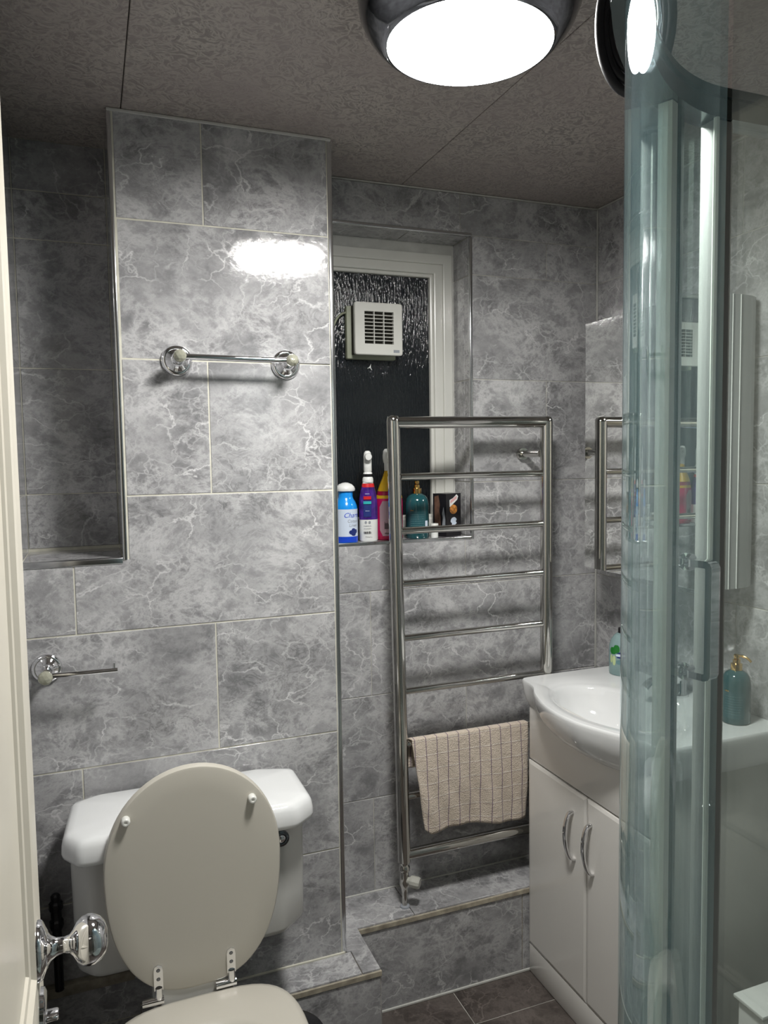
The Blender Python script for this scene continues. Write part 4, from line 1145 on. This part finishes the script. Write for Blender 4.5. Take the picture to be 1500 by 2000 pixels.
d1 = sheet('curved_door', arc1[1:SI+1], .006, BOT+.03, TOP-.03, M_GLASS, sh)
near = arc1[SI:]+arc2[1:]
d2 = sheet('curved_door', near, .006, BOT+.03, TOP-.03, M_GLASSN, sh)
sheet('fixed_glass', [(L[0], L[1]-.01), (L[0], YF+.02)], .006, BOT+.02, TOP-.03, M_GLASS, sh)
box('wall_profile', XR-.030, XR-.001, B[1]-.014, B[1]+.014, BOT, TOP, M_TRIM, sh, bev=.002)
box('corner_profile', B[0]-.012, B[0]+.018, B[1]-.012, B[1]+.012, BOT+.025, TOP-.036, M_ALU, sh, bev=.003)
tube('profile_bead', [(B[0]-.010, B[1]-.013, BOT+.025), (B[0]-.010, B[1]-.013, TOP-.036)], .0035, M_STRIP, sh, seg=8)
box('wall_profile', L[0]-.012, L[0]+.012, YF+.001, YF+.030, BOT, TOP, M_TRIM, sh, bev=.002)
# meeting edges of the two doors
S = arc1[SI]; S1 = arc1[SI-1]; S2 = arc1[SI+1]
td = (Vector(S2)-Vector(S1)).normalized(); nd = Vector((td.y, -td.x))
def strip(name, a0, a1, n0, n1, mat, parent):
    P = [Vector(S)+td*a0+nd*n0, Vector(S)+td*a1+nd*n0, Vector(S)+td*a1+nd*n1, Vector(S)+td*a0+nd*n1]
    return prism(name, [tuple(p) for p in P], BOT+.03, TOP-.037, mat, parent)
strip('edge_seal', .001, .015, -.0085, .0085, M_STRIP, d2)
strip('edge_seal', -.013, .000, -.0070, .0070, M_GLASSEDGE, d1)
strip('edge_seal', -.022, -.0135, -.0065, .0065, M_TRIM, d1)
# D handle on the far door, one bow each side of the glass
H = arc1[4]; hs1 = Vector(arc1[3]); hs2 = Vector(arc1[5]); ht = (hs2-hs1).normalized(); hn = Vector((ht.y, -ht.x))
HZ0, HZ1 = 1.235, 1.375
for sgn in (-1, 1):
    def hp(n_, z): 
        q = Vector(H)+hn*n_*sgn; return (q.x, q.y, z)
    pth = [hp(.002, HZ0), hp(.030, HZ0), hp(.0335, HZ0+.0015), hp(.035, HZ0+.005), hp(.035, HZ1-.005), hp(.0335, HZ1-.0015), hp(.030, HZ1), hp(.002, HZ1)]
    tube('door_handle', pth, .006, M_CHROME, d1, sect=[(.009, .0045), (-.009, .0045), (-.009, -.0045), (.009, -.0045)])
    for z in (HZ0, HZ1):
        q = Vector(H)+hn*.0032*sgn
        lathe('handle_fixing', [(.0, .004), (.010, .004), (.011, 0)], (q.x, q.y, z), M_CHROME, d1, axis=(hn.x*sgn, hn.y*sgn, 0), seg=24)
# tray
tr = empty('shower_tray', (.4, -1.45, 0)); tag(tr, 'white raised shower tray under the glass enclosure', 'shower tray')
poly = [(XR-.003, B[1]+.024)] + [(x, y) for x, y in offs(arc1, -.024)] + [(x, y) for x, y in offs(arc2[1:], -.024)] + [(L[0]-.024, YF+.003), (XR-.003, YF+.003)]
prism('tray_body', poly, .001, BOT-.001, M_TRAY, tr)
lathe('tray_waste', [(.0, .002), (.038, .002), (.042, 0)], (.45, -1.5, BOT-.001), M_CHROME, tr, seg=32)

# white flip-top box behind the enclosure, corner seen at the lower right
wb = empty('slim_bin', (.80, -.62, 0)); tag(wb, 'slim white flat-topped bin standing beside the vanity behind the shower glass', 'bin')
ra = radians(0)
box('bin_body', .694, .900, -.652, -.586, .001, .335, M_TRAY, wb, bev=.004)
box('bin_gap_shade', .700, .895, -.648, -.590, .334, .343, M_GAPSHADE, wb)  # black strip stands in for shade below the overhanging top
box('bin_top', .686, .905, -.658, -.580, .343, .351, M_WHITEB, wb, bev=.0015)

M_HOSE = pmat('black_hose', (.012, .012, .015), .5, spec=.25)
# black glossy hoop by the ceiling, left of the shower glass
import math as _m
hc = CAM + (fw*F + r_*(1241-750) + u_*(1000-40)).normalized()*1.15
hoop = empty('shower_hose', hc); tag(hoop, 'glossy black looped hose hanging from the ceiling beside the shower glass', 'hose')
vn = (hc-CAM).normalized(); hxv = vn.cross(Vector((0, 0, 1))).normalized(); hyv = hxv.cross(vn)
for k, rr in enumerate((.078, .066, .055)):
    pts = [hc + hxv*(rr*.54*cos(t)) + Vector((0, 0, 1))*(rr*1.10*sin(t)) + vn*.003*k for t in [2*pi*i/48 for i in range(49)]]
    tube('hose_loop', pts, .0058-.0007*k, M_HOSE, hoop, seg=14)
tube('hose_drop', [hc+Vector((0, 0, .085)), Vector((hc.x, hc.y, CEIL-.001))], .006, M_BLACK, hoop, seg=12)
